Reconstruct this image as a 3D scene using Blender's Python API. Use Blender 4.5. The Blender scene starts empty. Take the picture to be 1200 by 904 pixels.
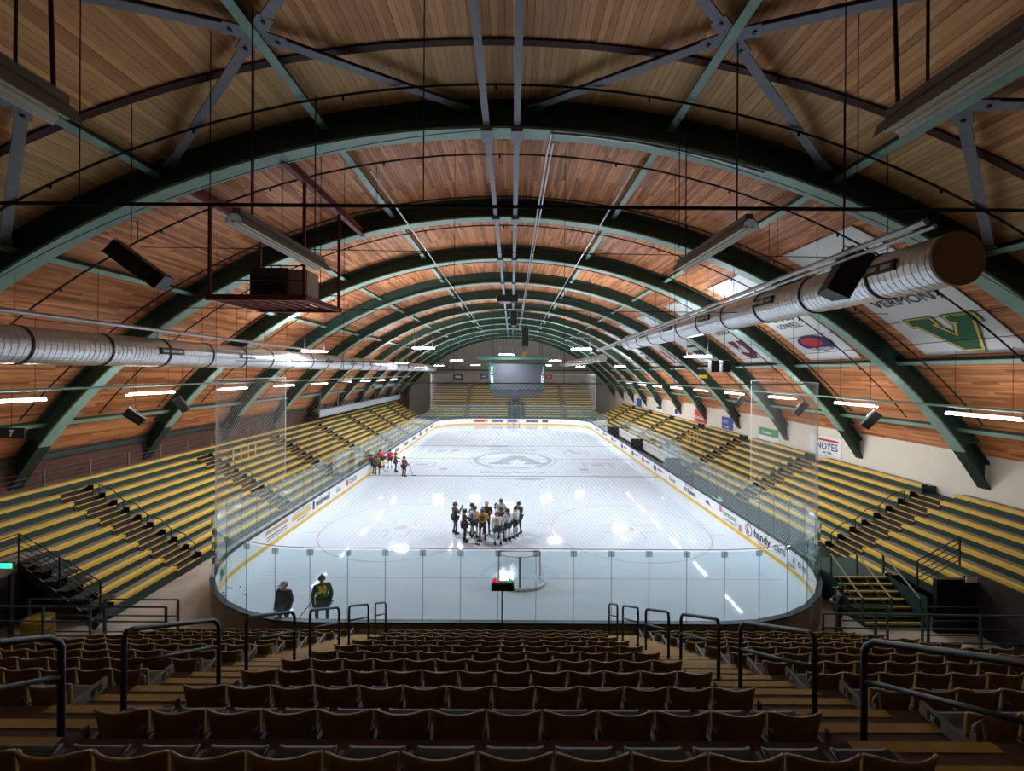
import bpy, bmesh, math, random
from mathutils import Vector, Matrix
random.seed(7)
PI = math.pi
scene = bpy.context.scene
col = scene.collection

# ------------------------------------------------------------------ camera, world, exposure
F, CX, CY, CAMZ = 496.0, 600.0, 437.0, 9.2          # pixels (1200x904), horizon row, eye height over the ice
cam_data = bpy.data.cameras.new('camera')
cam_data.sensor_width = 36.0
cam_data.lens = F / 1200.0 * 36.0
cam_data.shift_y = -(452.0 - CY) / 1200.0
cam_data.clip_end = 400
cam = bpy.data.objects.new('camera', cam_data)
cam.matrix_world = Matrix.Translation((0, 0, CAMZ)) @ Matrix.Rotation(PI / 2, 4, 'X') @ Matrix.Rotation(math.radians(0.3), 4, 'Z')
col.objects.link(cam)
scene.camera = cam
world = bpy.data.worlds.new('world')
scene.world = world
world.use_nodes = True
world.node_tree.nodes['Background'].inputs[0].default_value = (0.02, 0.022, 0.025, 1)
world.node_tree.nodes['Background'].inputs[1].default_value = 1.0
vs = scene.view_settings
vs.view_transform = 'Standard'; vs.look = 'None'; vs.gamma = 1.0; vs.use_curve_mapping = False
vs.exposure = 1.12
scene.cycles.transparent_max_bounces = 24
scene.cycles.max_bounces = 12
scene.cycles.diffuse_bounces = 5
LAMP_POWER = 172.0       # emission of the high-bay lamps
ROOF_FILL = 0.35           # share given to a panel added on each lamp to brighten the roof
TUBE_POWER = 20.0         # emission of the fluorescent tubes under the side roofs

# ------------------------------------------------------------------ helpers
def lin(c):
    return tuple(((v / 255.0) / 12.92 if v / 255.0 <= 0.04045 else ((v / 255.0 + 0.055) / 1.055) ** 2.4) for v in c)

MATS = {}
def mat(name, rgb, rough=0.6, metal=0.0, var=0.12, scale=6.0, bump=0.0, spec=0.5, stretch=None, bscale=None):
    if name in MATS: return MATS[name]
    m = bpy.data.materials.new(name); m.use_nodes = True
    nt = m.node_tree; N = nt.nodes; L = nt.links
    b = N['Principled BSDF']
    b.inputs['Roughness'].default_value = rough
    b.inputs['Metallic'].default_value = metal
    b.inputs['Specular IOR Level'].default_value = spec
    c = lin(rgb)
    if var > 0 or bump > 0:
        tc = N.new('ShaderNodeTexCoord'); mp = N.new('ShaderNodeMapping')
        if stretch: mp.inputs['Scale'].default_value = stretch
        L.new(tc.outputs['Object'], mp.inputs['Vector'])
        nz = N.new('ShaderNodeTexNoise'); nz.inputs['Scale'].default_value = scale; nz.inputs['Detail'].default_value = 3
        L.new(mp.outputs['Vector'], nz.inputs['Vector'])
        if var > 0:
            mx = N.new('ShaderNodeMix'); mx.data_type = 'RGBA'
            lo = tuple(max(0, v * (1 - var * 1.6)) for v in c) + (1,)
            hi = tuple(min(1, v * (1 + var)) for v in c) + (1,)
            mx.inputs[6].default_value = lo; mx.inputs[7].default_value = hi
            L.new(nz.outputs['Fac'], mx.inputs[0]); L.new(mx.outputs[2], b.inputs['Base Color'])
        else:
            b.inputs['Base Color'].default_value = c + (1,)
        if bump > 0:
            bp = N.new('ShaderNodeBump'); bp.inputs['Strength'].default_value = bump
            if bscale:
                n2 = N.new('ShaderNodeTexNoise'); n2.inputs['Scale'].default_value = bscale
                L.new(mp.outputs['Vector'], n2.inputs['Vector']); L.new(n2.outputs['Fac'], bp.inputs['Height'])
            else:
                L.new(nz.outputs['Fac'], bp.inputs['Height'])
            L.new(bp.outputs['Normal'], b.inputs['Normal'])
    else:
        b.inputs['Base Color'].default_value = c + (1,)
    MATS[name] = m
    return m

def emit_mat(name, rgb, strength):
    if name in MATS: return MATS[name]
    m = bpy.data.materials.new(name); m.use_nodes = True
    nt = m.node_tree; nt.nodes.clear()
    e = nt.nodes.new('ShaderNodeEmission'); o = nt.nodes.new('ShaderNodeOutputMaterial')
    e.inputs[0].default_value = lin(rgb) + (1,); e.inputs[1].default_value = strength
    nt.links.new(e.outputs[0], o.inputs[0]); MATS[name] = m
    return m

def wood_mat(name, dark, light, use_attr, rough=0.55):
    """boards: a random tone for each board (attribute or object), fine grain along the board (y)"""
    m = bpy.data.materials.new(name); m.use_nodes = True
    nt = m.node_tree; N = nt.nodes; L = nt.links; b = N['Principled BSDF']
    b.inputs['Roughness'].default_value = rough; b.inputs['Specular IOR Level'].default_value = 0.3
    if use_attr:
        a = N.new('ShaderNodeAttribute'); a.attribute_name = 'tone'; fac = a.outputs['Fac']
    else:
        a = N.new('ShaderNodeObjectInfo'); fac = a.outputs['Random']
    tc = N.new('ShaderNodeTexCoord'); mp = N.new('ShaderNodeMapping'); mp.inputs['Scale'].default_value = (14, 0.9, 14)
    L.new(tc.outputs['Object'], mp.inputs['Vector'])
    nz = N.new('ShaderNodeTexNoise'); nz.inputs['Scale'].default_value = 2.2; nz.inputs['Detail'].default_value = 4
    L.new(mp.outputs['Vector'], nz.inputs['Vector'])
    ad = N.new('ShaderNodeMath'); ad.operation = 'MULTIPLY_ADD'; ad.inputs[1].default_value = 0.55
    ad2 = N.new('ShaderNodeMath'); ad2.operation = 'MULTIPLY'; ad2.inputs[1].default_value = 0.5
    L.new(nz.outputs['Fac'], ad2.inputs[0]); L.new(fac, ad.inputs[0]); L.new(ad2.outputs[0], ad.inputs[2])
    r = N.new('ShaderNodeValToRGB')
    r.color_ramp.elements[0].position = 0.12; r.color_ramp.elements[0].color = lin(dark) + (1,)
    r.color_ramp.elements[1].position = 0.85; r.color_ramp.elements[1].color = lin(light) + (1,)
    L.new(ad.outputs[0], r.inputs[0]); L.new(r.outputs[0], b.inputs['Base Color'])
    MATS[name] = m
    return m

def glass_mat(name, tint, gloss=0.08, haze=0.03):
    m = bpy.data.materials.new(name); m.use_nodes = True
    nt = m.node_tree; N = nt.nodes; L = nt.links; N.clear()
    o = N.new('ShaderNodeOutputMaterial'); t = N.new('ShaderNodeBsdfTransparent'); g = N.new('ShaderNodeBsdfGlossy'); d = N.new('ShaderNodeBsdfDiffuse')
    t.inputs[0].default_value = tint + (1,); g.inputs[0].default_value = (0.9, 0.95, 0.95, 1); g.inputs[1].default_value = 0.02
    d.inputs[0].default_value = (0.75, 0.85, 0.83, 1)
    fr = N.new('ShaderNodeFresnel'); ge = N.new('ShaderNodeNewGeometry'); mr = N.new('ShaderNodeMapRange')
    mr.inputs['To Min'].default_value = 1.45; mr.inputs['To Max'].default_value = 1 / 1.45      # same reflectance entering and leaving the pane
    L.new(ge.outputs['Backfacing'], mr.inputs['Value']); L.new(mr.outputs['Result'], fr.inputs[0])
    m1 = N.new('ShaderNodeMixShader'); m2 = N.new('ShaderNodeMixShader')
    m1.inputs[0].default_value = haze
    L.new(t.outputs[0], m1.inputs[1]); L.new(d.outputs[0], m1.inputs[2])
    L.new(fr.outputs[0], m2.inputs[0]); L.new(m1.outputs[0], m2.inputs[1]); L.new(g.outputs[0], m2.inputs[2])
    L.new(m2.outputs[0], o.inputs[0]); MATS[name] = m
    return m

def tag(o, label=None, cat=None, group=None, kind=None):
    if label: o['label'] = label
    if cat: o['category'] = cat
    if group: o['group'] = group
    if kind: o['kind'] = kind
    return o

ORIG = {}
def thing(name, label, cat, loc=(0, 0, 0), group=None, kind=None):
    o = bpy.data.objects.new(name, None); o.location = loc; o.empty_display_size = 0.2
    col.objects.link(o); ORIG[o.name] = Vector(loc)
    return tag(o, label, cat, group, kind)

class MB:
    def __init__(s): s.v = []; s.f = []; s.m = []; s.a = []
    def add(s, vs_, fs, mi=0, tone=None):
        n = len(s.v); s.v.extend([tuple(p) for p in vs_])
        for f in fs: s.f.append(tuple(i + n for i in f)); s.m.append(mi); s.a.append(tone)
        return s
    def box(s, x0, x1, y0, y1, z0, z1, mi=0, top=None, tone=None):
        v = [(x0, y0, z0), (x1, y0, z0), (x1, y1, z0), (x0, y1, z0), (x0, y0, z1), (x1, y0, z1), (x1, y1, z1), (x0, y1, z1)]
        s.add(v, [(0, 3, 2, 1), (0, 1, 5, 4), (1, 2, 6, 5), (2, 3, 7, 6), (3, 0, 4, 7)], mi, tone)
        n = len(s.v) - 8; s.f.append((n + 4, n + 5, n + 6, n + 7)); s.m.append(mi if top is None else top); s.a.append(tone)
        return s
    def bar(s, p0, p1, w, h, mi=0, up=(0, 0, 1)):
        p0 = Vector(p0); p1 = Vector(p1); d = (p1 - p0).normalized(); u = Vector(up)
        if abs(d.dot(u)) > 0.98: u = Vector((0, 1, 0))
        x = d.cross(u).normalized() * (w / 2); z = x.cross(d).normalized() * (h / 2)
        v = [p + a * x + b * z for p in (p0, p1) for a, b in ((-1, -1), (1, -1), (1, 1), (-1, 1))]
        return s.add(v, [(0, 1, 2, 3), (7, 6, 5, 4), (0, 4, 5, 1), (1, 5, 6, 2), (2, 6, 7, 3), (3, 7, 4, 0)], mi)
    def tube(s, pts, r, n=8, mi=0, cap=True, closed=False):
        pts = [Vector(p) for p in pts]; k = len(pts); rings = []
        rr = r if isinstance(r, (list, tuple)) else [r] * k
        ref = None
        for i, p in enumerate(pts):
            if closed: d = (pts[(i + 1) % k] - pts[i - 1])
            else: d = pts[min(i + 1, k - 1)] - pts[max(i - 1, 0)]
            d = d.normalized() if d.length > 1e-9 else Vector((0, 0, 1))
            if ref is None: ref = Vector((0, 0, 1)) if abs(d.z) < 0.9 else Vector((1, 0, 0))
            a = d.cross(ref)
            if a.length < 1e-4: ref = Vector((1, 0, 0)) if abs(d.x) < .9 else Vector((0, 1, 0)); a = d.cross(ref)
            a.normalize(); b = d.cross(a).normalized()
            rings.append([p + (a * math.cos(t) + b * math.sin(t)) * rr[i] for t in [2 * PI * j / n for j in range(n)]])
        v = [q for ring in rings for q in ring]; f = []
        for i in range(k if closed else k - 1):
            i2 = (i + 1) % k
            for j in range(n):
                j2 = (j + 1) % n; f.append((i * n + j, i * n + j2, i2 * n + j2, i2 * n + j))
        if cap and not closed:
            f.append(tuple(range(n - 1, -1, -1))); f.append(tuple((k - 1) * n + j for j in range(n)))
        return s.add(v, f, mi)
    def lathe_y(s, prof, cx, cz, n=28, mi=0):
        """profile [(y, r)] turned about an axis along y"""
        v = [(cx + r * math.cos(2 * PI * j / n), y, cz + r * math.sin(2 * PI * j / n)) for y, r in prof for j in range(n)]
        f = [(i * n + j, (i + 1) * n + j, (i + 1) * n + (j + 1) % n, i * n + (j + 1) % n) for i in range(len(prof) - 1) for j in range(n)]
        return s.add(v, f, mi)
    def lathe_z(s, prof, cx, cy, n=12, mi=0):
        v = [(cx + r * math.cos(2 * PI * j / n), cy + r * math.sin(2 * PI * j / n), z) for z, r in prof for j in range(n)]
        f = [(i * n + j, i * n + (j + 1) % n, (i + 1) * n + (j + 1) % n, (i + 1) * n + j) for i in range(len(prof) - 1) for j in range(n)]
        f.append(tuple(range(n - 1, -1, -1))); f.append(tuple((len(prof) - 1) * n + j for j in range(n)))
        return s.add(v, f, mi)
    def ellipsoid(s, c, r, n=10, k=6, mi=0, z0=-1.0):
        v = []; f = []
        for i in range(k + 1):
            ph = -PI / 2 + PI * i / k
            zz = max(math.sin(ph), z0)
            for j in range(n):
                t = 2 * PI * j / n; q = math.cos(ph)
                v.append((c[0] + r[0] * q * math.cos(t), c[1] + r[1] * q * math.sin(t), c[2] + r[2] * zz))
        for i in range(k):
            for j in range(n): f.append((i * n + j, i * n + (j + 1) % n, (i + 1) * n + (j + 1) % n, (i + 1) * n + j))
        return s.add(v, f, mi)
    def mesh(s, name, mats, off=(0, 0, 0), smooth=False):
        o = Vector(off); me = bpy.data.meshes.new(name)
        me.from_pydata([(p[0] - o.x, p[1] - o.y, p[2] - o.z) for p in s.v], [], s.f)
        for m in (mats if isinstance(mats, (list, tuple)) else [mats]): me.materials.append(m)
        me.polygons.foreach_set('material_index', s.m)
        if smooth: me.polygons.foreach_set('use_smooth', [True] * len(s.f))
        if any(t is not None for t in s.a):
            at = me.attributes.new('tone', 'FLOAT', 'FACE'); at.data.foreach_set('value', [t or 0.0 for t in s.a])
        me.update(); return me
    def build(s, name, mats, parent=None, smooth=False, loc=None):
        off = loc if loc is not None else (origin(parent) if parent else (0, 0, 0))
        o = bpy.data.objects.new(name, s.mesh(name, mats, off, smooth)); col.objects.link(o)
        if parent: o.parent = parent; o.location = Vector(off) - origin(parent)
        else: o.location = off
        ORIG[o.name] = Vector(off)
        return o

def origin(o): return ORIG.get(o.name, Vector((0, 0, 0)))

def put(name, me, parent, M):
    """a part with shared mesh data placed by a world matrix under an unrotated parent"""
    o = bpy.data.objects.new(name, me); col.objects.link(o)
    if parent: o.parent = parent
    o.matrix_basis = Matrix.Translation(-origin(parent)) @ M if parent else M
    ORIG[o.name] = M.to_translation()
    return o

TEXTS = []
def text(s, size, M, m, parent, name='lettering', sx=1.0, bold=0.0):
    """flat lettering; M maps x = reading direction, y = up of the letters"""
    TEXTS.append((s, size, M, m, parent, name, sx, bold))

def frame(o, x, y):
    x = Vector(x).normalized(); y = Vector(y).normalized(); z = x.cross(y)
    return Matrix(((x.x, y.x, z.x, o[0]), (x.y, y.y, z.y, o[1]), (x.z, y.z, z.z, o[2]), (0, 0, 0, 1)))

ORDN = ['first', 'second', 'third', 'fourth', 'fifth', 'sixth', 'seventh', 'eighth', 'ninth', 'tenth', 'eleventh', 'twelfth', 'thirteenth', 'fourteenth']

# ------------------------------------------------------------------ materials
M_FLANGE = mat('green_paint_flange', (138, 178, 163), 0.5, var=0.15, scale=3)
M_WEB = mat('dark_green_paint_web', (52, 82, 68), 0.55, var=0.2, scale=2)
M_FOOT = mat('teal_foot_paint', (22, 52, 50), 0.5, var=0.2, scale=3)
M_BRACE = mat('blue_grey_steel', (120, 128, 140), 0.5, var=0.2, scale=8)
M_REDSTEEL = mat('red_oxide_steel', (122, 42, 36), 0.6, var=0.2)
M_BLACK = mat('black_plastic', (18, 18, 20), 0.5, var=0.1)
M_CABLE = mat('dark_cable', (38, 32, 28), 0.7, var=0)
M_CONDUIT = mat('galvanised_conduit', (178, 182, 184), 0.35, metal=0.6, var=0.1)
M_DUCT = mat('spiral_duct_metal', (218, 221, 224), 0.3, metal=0.72, var=0.12, scale=2)
M_DUCTBAND = mat('duct_band', (70, 66, 60), 0.5, metal=0.5, var=0.1)
M_DUCTCAP = mat('duct_cap_brown', (150, 116, 90), 0.6, var=0.08)
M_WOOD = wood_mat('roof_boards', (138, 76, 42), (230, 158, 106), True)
M_WOODNEAR = wood_mat('roof_board_near_brightened', (182, 122, 74), (250, 194, 132), False)  # lightened in colour to make up for the weak light in this bay
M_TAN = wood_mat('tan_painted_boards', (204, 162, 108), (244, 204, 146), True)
M_RIB = mat('dark_brown_rib', (62, 26, 12), 0.7, var=0.15)
M_SHELL = mat('roof_underlay', (60, 38, 26), 0.9, var=0.1)
M_YEL = mat('yellow_bench_paint', (228, 186, 70), 0.5, var=0.1, scale=3)
M_NOSE = mat('yellow_nosing_paint', (206, 168, 72), 0.6, var=0.2, scale=9)
M_GRN = mat('green_riser_paint', (30, 62, 54), 0.6, var=0.15)
M_TREAD = mat('grey_tread_boards', (128, 118, 104), 0.8, var=0.2, scale=5, stretch=(6, 0.6, 6))
M_DARKSTEP = mat('dark_step', (46, 40, 36), 0.8, var=0.2)
M_RAIL = mat('dark_green_rail_paint', (48, 70, 68), 0.45, var=0.1)
M_BLKRAIL = mat('charcoal_handrail', (44, 52, 60), 0.4, var=0.1, spec=0.6)
M_SEAT = mat('ochre_seat_shell', (146, 116, 40), 0.42, var=0.12, scale=10)
M_PAN = mat('charcoal_seat_pan', (62, 66, 64), 0.5, var=0.12, scale=12)
M_FRAME = mat('grey_seat_frame', (138, 132, 124), 0.5, var=0.15)
M_CONC = mat('stand_concrete', (112, 94, 84), 0.85, var=0.2, scale=4, bump=0.05)
M_FLOOR = mat('concourse_concrete', (178, 160, 142), 0.8, var=0.25, scale=1.2)
M_ICE = mat('ice', (200, 210, 220), 0.045, var=0.03, scale=0.6, bump=0.004, bscale=7.0, spec=0.12)
M_BOARD = mat('white_board_plastic', (238, 240, 242), 0.4, var=0.03)
M_KICK = mat('yellow_kick_plate', (232, 190, 60), 0.45, var=0.06)
M_CAP = mat('dark_teal_cap', (32, 58, 62), 0.45, var=0.1)
M_BOUT = mat('board_outer_face', (150, 132, 112), 0.8, var=0.15)
M_GLASS = glass_mat('rink_glass', (0.885, 0.95, 0.965), haze=0.03)
M_CLIP = mat('glass_clip', (176, 186, 188), 0.4, var=0.1)
def cord_mat(name, rgb):
    m = bpy.data.materials.new(name); m.use_nodes = True; nt = m.node_tree; nt.nodes.clear()
    o = nt.nodes.new('ShaderNodeOutputMaterial'); d = nt.nodes.new('ShaderNodeBsdfDiffuse'); t = nt.nodes.new('ShaderNodeBsdfTranslucent'); x = nt.nodes.new('ShaderNodeMixShader')
    for n in (d, t): n.inputs[0].default_value = lin(rgb) + (1,)
    nt.links.new(d.outputs[0], x.inputs[1]); nt.links.new(t.outputs[0], x.inputs[2]); nt.links.new(x.outputs[0], o.inputs[0]); MATS[name] = m
    return m
M_NET = cord_mat('white_net_cord', (235, 235, 232))
M_CLIPG = glass_mat('clear_clip', (0.80, 0.84, 0.85), haze=0.2)
M_JOINT = glass_mat('glass_joint', (0.55, 0.62, 0.64), haze=0.08)
M_WHITEWALL = mat('white_block_wall', (226, 218, 202), 0.8, var=0.06, scale=1.5)
M_ENDWALL = mat('grey_end_wall', (176, 172, 162), 0.85, var=0.12, scale=1.0)
M_BACKWALL = mat('back_wall_dark', (60, 54, 48), 0.9, var=0.1)
M_LEFTWALL = mat('brown_block_wall', (96, 62, 48), 0.85, var=0.2, scale=3)
M_BANNER = mat('white_banner_vinyl', (226, 230, 230), 0.6, var=0.03)
M_INK = mat('black_ink', (30, 30, 34), 0.6, var=0)
M_DGREEN = mat('ink_green', (10, 96, 56), 0.6, var=0)
M_GOLD = mat('ink_gold', (226, 196, 92), 0.6, var=0)
M_NAVY = mat('ink_navy', (34, 44, 110), 0.6, var=0)
M_RED = mat('ink_red', (200, 40, 44), 0.6, var=0)
M_MAROON = mat('ink_maroon', (110, 24, 44), 0.6, var=0)
M_BLUE = mat('sign_blue', (52, 82, 160), 0.5, var=0.05)
M_SIGNGREEN = mat('sign_green', (44, 140, 72), 0.5, var=0.05)
M_SIGNRED = mat('sign_red', (196, 60, 50), 0.5, var=0.05)
M_WHITE = mat('white_paint', (235, 235, 235), 0.5, var=0.02)
M_GREYINK = mat('grey_ink', (96, 100, 112), 0.6, var=0)
M_ICERED = mat('ice_red_line', (190, 180, 187), 0.1, var=0.05)
M_ICEBLUE = mat('ice_blue_line', (138, 148, 166), 0.12, var=0.05)
M_ICEGREY = mat('ice_logo_grey', (176, 186, 196), 0.12, var=0.05)
M_ICEDARK = mat('ice_logo_text', (168, 178, 188), 0.12, var=0.05)
M_CREASE = mat('ice_crease_blue', (186, 206, 222), 0.12, var=0.03)
M_SCREEN = mat('screen_off', (66, 68, 75), 0.5, var=0.08, scale=1)
M_TEALFRAME = mat('teal_truss', (96, 150, 136), 0.5, var=0.1)
M_SBGREEN = mat('scoreboard_green', (0, 84, 64), 0.5, var=0.05)
M_LAMPBODY = mat('lamp_housing', (150, 152, 154), 0.4, var=0.05)
M_FIX = mat('old_fixture_grey', (128, 120, 110), 0.45, metal=0.3, var=0.15)
M_TUBEOFF = mat('unlit_tube', (232, 228, 196), 0.3, var=0.03)
M_LAMP = emit_mat('lamp_panel', (236, 245, 255), LAMP_POWER)
M_ROOFFILL = emit_mat('roof_fill_glow', (236, 245, 255), LAMP_POWER * ROOF_FILL)
M_TUBE = emit_mat('lit_tube', (250, 250, 255), TUBE_POWER)
M_EXIT = emit_mat('exit_sign_green', (40, 220, 130), 1.6)
M_GOALRED = emit_mat('goal_lamp_red', (200, 20, 30), 0.6)
M_GOALGRN = emit_mat('goal_lamp_green', (10, 160, 80), 0.5)

# ------------------------------------------------------------------ main measures
XB = -0.42                    # centre line of the building
XR, HW = 0.20, 12.85          # centre line and half width of the rink
Y0R, Y1R, RC = 13.86, 74.9, 6.1
R_ROOF, R_FL, ZC = 25.3, 24.5, -8.7      # roof circle, lower flange circle, height of their centre
def roof_pt(a, r, y): return (XB + r * math.sin(a), y, ZC + r * math.cos(a))
ARCH_Y = [11.68 + 6.55 * n for n in range(-1, 12)]
Y_END = 88.0
Y_BACK = -7.0

# ------------------------------------------------------------------ the setting: floor, walls, ceiling
b = MB(); b.box(-26, 26, Y_BACK, Y_END, -0.4, -0.03)
tag(b.build('floor', M_FLOOR), 'beige concrete concourse floor around the rink', 'floor', kind='structure')
b = MB(); b.box(20.35, 20.6, Y_BACK, Y_END, -0.03, 5.85)
wall_right = tag(b.build('wall_right', M_WHITEWALL), 'white block wall behind the stand with the wall signs', 'wall', kind='structure')
b = MB(); b.box(-21.6, -21.35, Y_BACK, Y_END, -0.03, 6.0)
wall_left = tag(b.build('wall_left', M_LEFTWALL), 'brown wall behind the top row of the stand with the press box', 'wall', kind='structure')
def end_wall(name, y, m, lab):
    b = MB(); n = 40; pts = [(-21.5, -0.03)]
    for i in range(n + 1):
        a = -0.98 + 1.96 * i / n; p = roof_pt(a, R_ROOF + .06, 0); pts.append((p[0], p[2]))
    pts.append((20.5, -0.03)); k = len(pts)
    v = [(x, y, z) for x, z in pts] + [(x, y + .25, z) for x, z in pts]
    b.add(v, [tuple(range(k)), tuple(range(2 * k - 1, k - 1, -1))] + [(i, k + i, k + (i + 1) % k, (i + 1) % k) for i in range(k)])
    return tag(b.build(name, m), lab, 'wall', kind='structure')
wall_far = end_wall('wall_far', Y_END, M_ENDWALL, 'grey end wall beyond the bleachers opposite the seats')
end_wall('wall_back', Y_BACK - .25, mat('back_wall_white', (226, 218, 204), .85), 'white wall at the back of the fixed seats')  # unseen wall, made white to bounce light onto the nearest roof bay
# roof shell
b = MB(); n = 64
for r, flip in ((R_ROOF + .03, 0), (R_ROOF + .2, 1)):
    v = [];
    for i in range(n + 1):
        a = -1.0 + 2.0 * i / n
        v += [roof_pt(a, r, Y_BACK - .3), roof_pt(a, r, Y_END + .3)]
    b.add(v, [((2 * i, 2 * i + 1, 2 * i + 3, 2 * i + 2) if flip else (2 * i + 2, 2 * i + 3, 2 * i + 1, 2 * i)) for i in range(n)])
ceiling = tag(b.build('ceiling', M_SHELL), 'barrel-vaulted wooden board ceiling over the rink', 'ceiling', kind='structure')
# boards of the nearest bay: one object each, shared mesh
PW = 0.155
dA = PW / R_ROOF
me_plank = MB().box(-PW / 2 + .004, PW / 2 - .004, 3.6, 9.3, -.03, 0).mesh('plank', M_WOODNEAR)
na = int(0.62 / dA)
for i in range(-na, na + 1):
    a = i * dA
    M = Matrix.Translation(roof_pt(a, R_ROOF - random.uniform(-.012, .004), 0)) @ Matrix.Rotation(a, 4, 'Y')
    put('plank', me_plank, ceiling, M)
def plank_field(y0, y1, amax, w, mname, pieces, mb):
    k = int(2 * amax * R_ROOF / w)
    for i in range(k):
        a0 = -amax + 2 * amax * i / k + .004 / R_ROOF; a1 = -amax + 2 * amax * (i + 1) / k - .004 / R_ROOF
        cuts = [y0] + sorted(random.uniform(y0 + .6, y1 - .6) for _ in range(pieces - 1)) + [y1]
        for c0, c1 in zip(cuts[:-1], cuts[1:]):
            r = R_ROOF - random.uniform(-.01, .006); t = random.random()
            v = [roof_pt(a0, r, c0), roof_pt(a1, r, c0), roof_pt(a1, r, c1), roof_pt(a0, r, c1),
                 roof_pt(a0, r + .04, c0), roof_pt(a1, r + .04, c0), roof_pt(a1, r + .04, c1), roof_pt(a0, r + .04, c1)]
            mb.add(v, [(3, 2, 1, 0), (0, 1, 5, 4), (1, 2, 6, 5), (2, 3, 7, 6), (3, 0, 4, 7)], 0, t)
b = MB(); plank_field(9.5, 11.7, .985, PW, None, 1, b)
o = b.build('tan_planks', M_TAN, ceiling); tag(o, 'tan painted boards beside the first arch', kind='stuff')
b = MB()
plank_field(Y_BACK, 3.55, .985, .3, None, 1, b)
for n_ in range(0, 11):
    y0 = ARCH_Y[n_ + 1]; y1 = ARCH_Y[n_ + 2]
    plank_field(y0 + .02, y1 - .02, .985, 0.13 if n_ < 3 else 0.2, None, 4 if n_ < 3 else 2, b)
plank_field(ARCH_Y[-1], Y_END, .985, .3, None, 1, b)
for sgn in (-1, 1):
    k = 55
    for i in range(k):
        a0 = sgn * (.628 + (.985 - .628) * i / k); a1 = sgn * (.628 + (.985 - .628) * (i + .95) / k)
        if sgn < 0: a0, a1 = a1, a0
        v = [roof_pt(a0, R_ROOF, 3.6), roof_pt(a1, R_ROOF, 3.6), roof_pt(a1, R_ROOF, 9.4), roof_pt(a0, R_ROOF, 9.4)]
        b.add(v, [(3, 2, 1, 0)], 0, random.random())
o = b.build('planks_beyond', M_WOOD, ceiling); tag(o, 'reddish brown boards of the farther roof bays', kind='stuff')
# brown rib on the boards
b = MB(); n = 60
v = []
for i in range(n + 1):
    a = -.98 + 1.96 * i / n
    v += [roof_pt(a, R_ROOF - .07, 9.3), roof_pt(a, R_ROOF - .07, 9.48), roof_pt(a, R_ROOF + .02, 9.3), roof_pt(a, R_ROOF + .02, 9.48)]
f = []
for i in range(n):
    k = 4 * i; f += [(k, k + 4, k + 5, k + 1), (k + 2, k + 6, k + 4, k), (k + 1, k + 5, k + 7, k + 3)]
b.add(v, f)
tag(b.build('trim_1', M_RIB), 'dark brown curved rib across the first roof bay', 'trim', kind='structure')

# ------------------------------------------------------------------ roof arches
def arc_strip(b, r0, r1, y0, y1, a0, a1, n=56, mi=0):
    v = []
    for i in range(n + 1):
        a = a0 + (a1 - a0) * i / n
        v += [roof_pt(a, r0, y0), roof_pt(a, r0, y1), roof_pt(a, r1, y0), roof_pt(a, r1, y1)]
    f = []
    for i in range(n):
        k = 4 * i
        f += [(k, k + 1, k + 5, k + 4), (k + 2, k + 6, k + 7, k + 3), (k, k + 4, k + 6, k + 2), (k + 1, k + 3, k + 7, k + 5)]
    f += [(0, 2, 3, 1), (4 * n, 4 * n + 1, 4 * n + 3, 4 * n + 2)]
    b.add(v, f, mi)
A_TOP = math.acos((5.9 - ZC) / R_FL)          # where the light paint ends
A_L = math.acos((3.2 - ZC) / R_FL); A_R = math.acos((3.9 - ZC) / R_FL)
for n_, y in enumerate(ARCH_Y):
    nm = 'over the fixed seats' if n_ == 0 else 'counted from the fixed seats, ' + ORDN[n_ - 1]
    t = thing('roof_arch', ('green steel roof arch over the fixed seats behind the brown rib' if n_ == 0 else 'green steel roof arch, %s one beyond the brown ceiling rib' % ORDN[n_ - 1]), 'arch', (XB, y, 0), 'steel roof arches')
    b = MB(); arc_strip(b, R_FL, R_FL + .07, y - .26, y + .26, -A_TOP, A_TOP); b.build('lower_flange', M_FLANGE, t)
    b = MB(); arc_strip(b, R_FL + .07, R_ROOF - .06, y - .035, y + .035, -A_TOP, A_TOP); b.build('web', M_WEB, t)
    b = MB(); arc_strip(b, R_ROOF - .08, R_ROOF - .01, y - .26, y + .26, -A_TOP, A_TOP); b.build('upper_flange', M_WEB, t)
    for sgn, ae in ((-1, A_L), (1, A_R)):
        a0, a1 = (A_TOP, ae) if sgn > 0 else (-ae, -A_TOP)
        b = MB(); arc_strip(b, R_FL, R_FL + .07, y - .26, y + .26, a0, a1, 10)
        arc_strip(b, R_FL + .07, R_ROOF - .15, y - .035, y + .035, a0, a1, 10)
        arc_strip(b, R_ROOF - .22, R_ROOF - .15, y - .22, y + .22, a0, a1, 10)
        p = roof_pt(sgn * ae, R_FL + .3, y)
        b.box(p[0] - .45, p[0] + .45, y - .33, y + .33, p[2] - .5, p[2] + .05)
        b.build('foot', M_FOOT, t)

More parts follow.
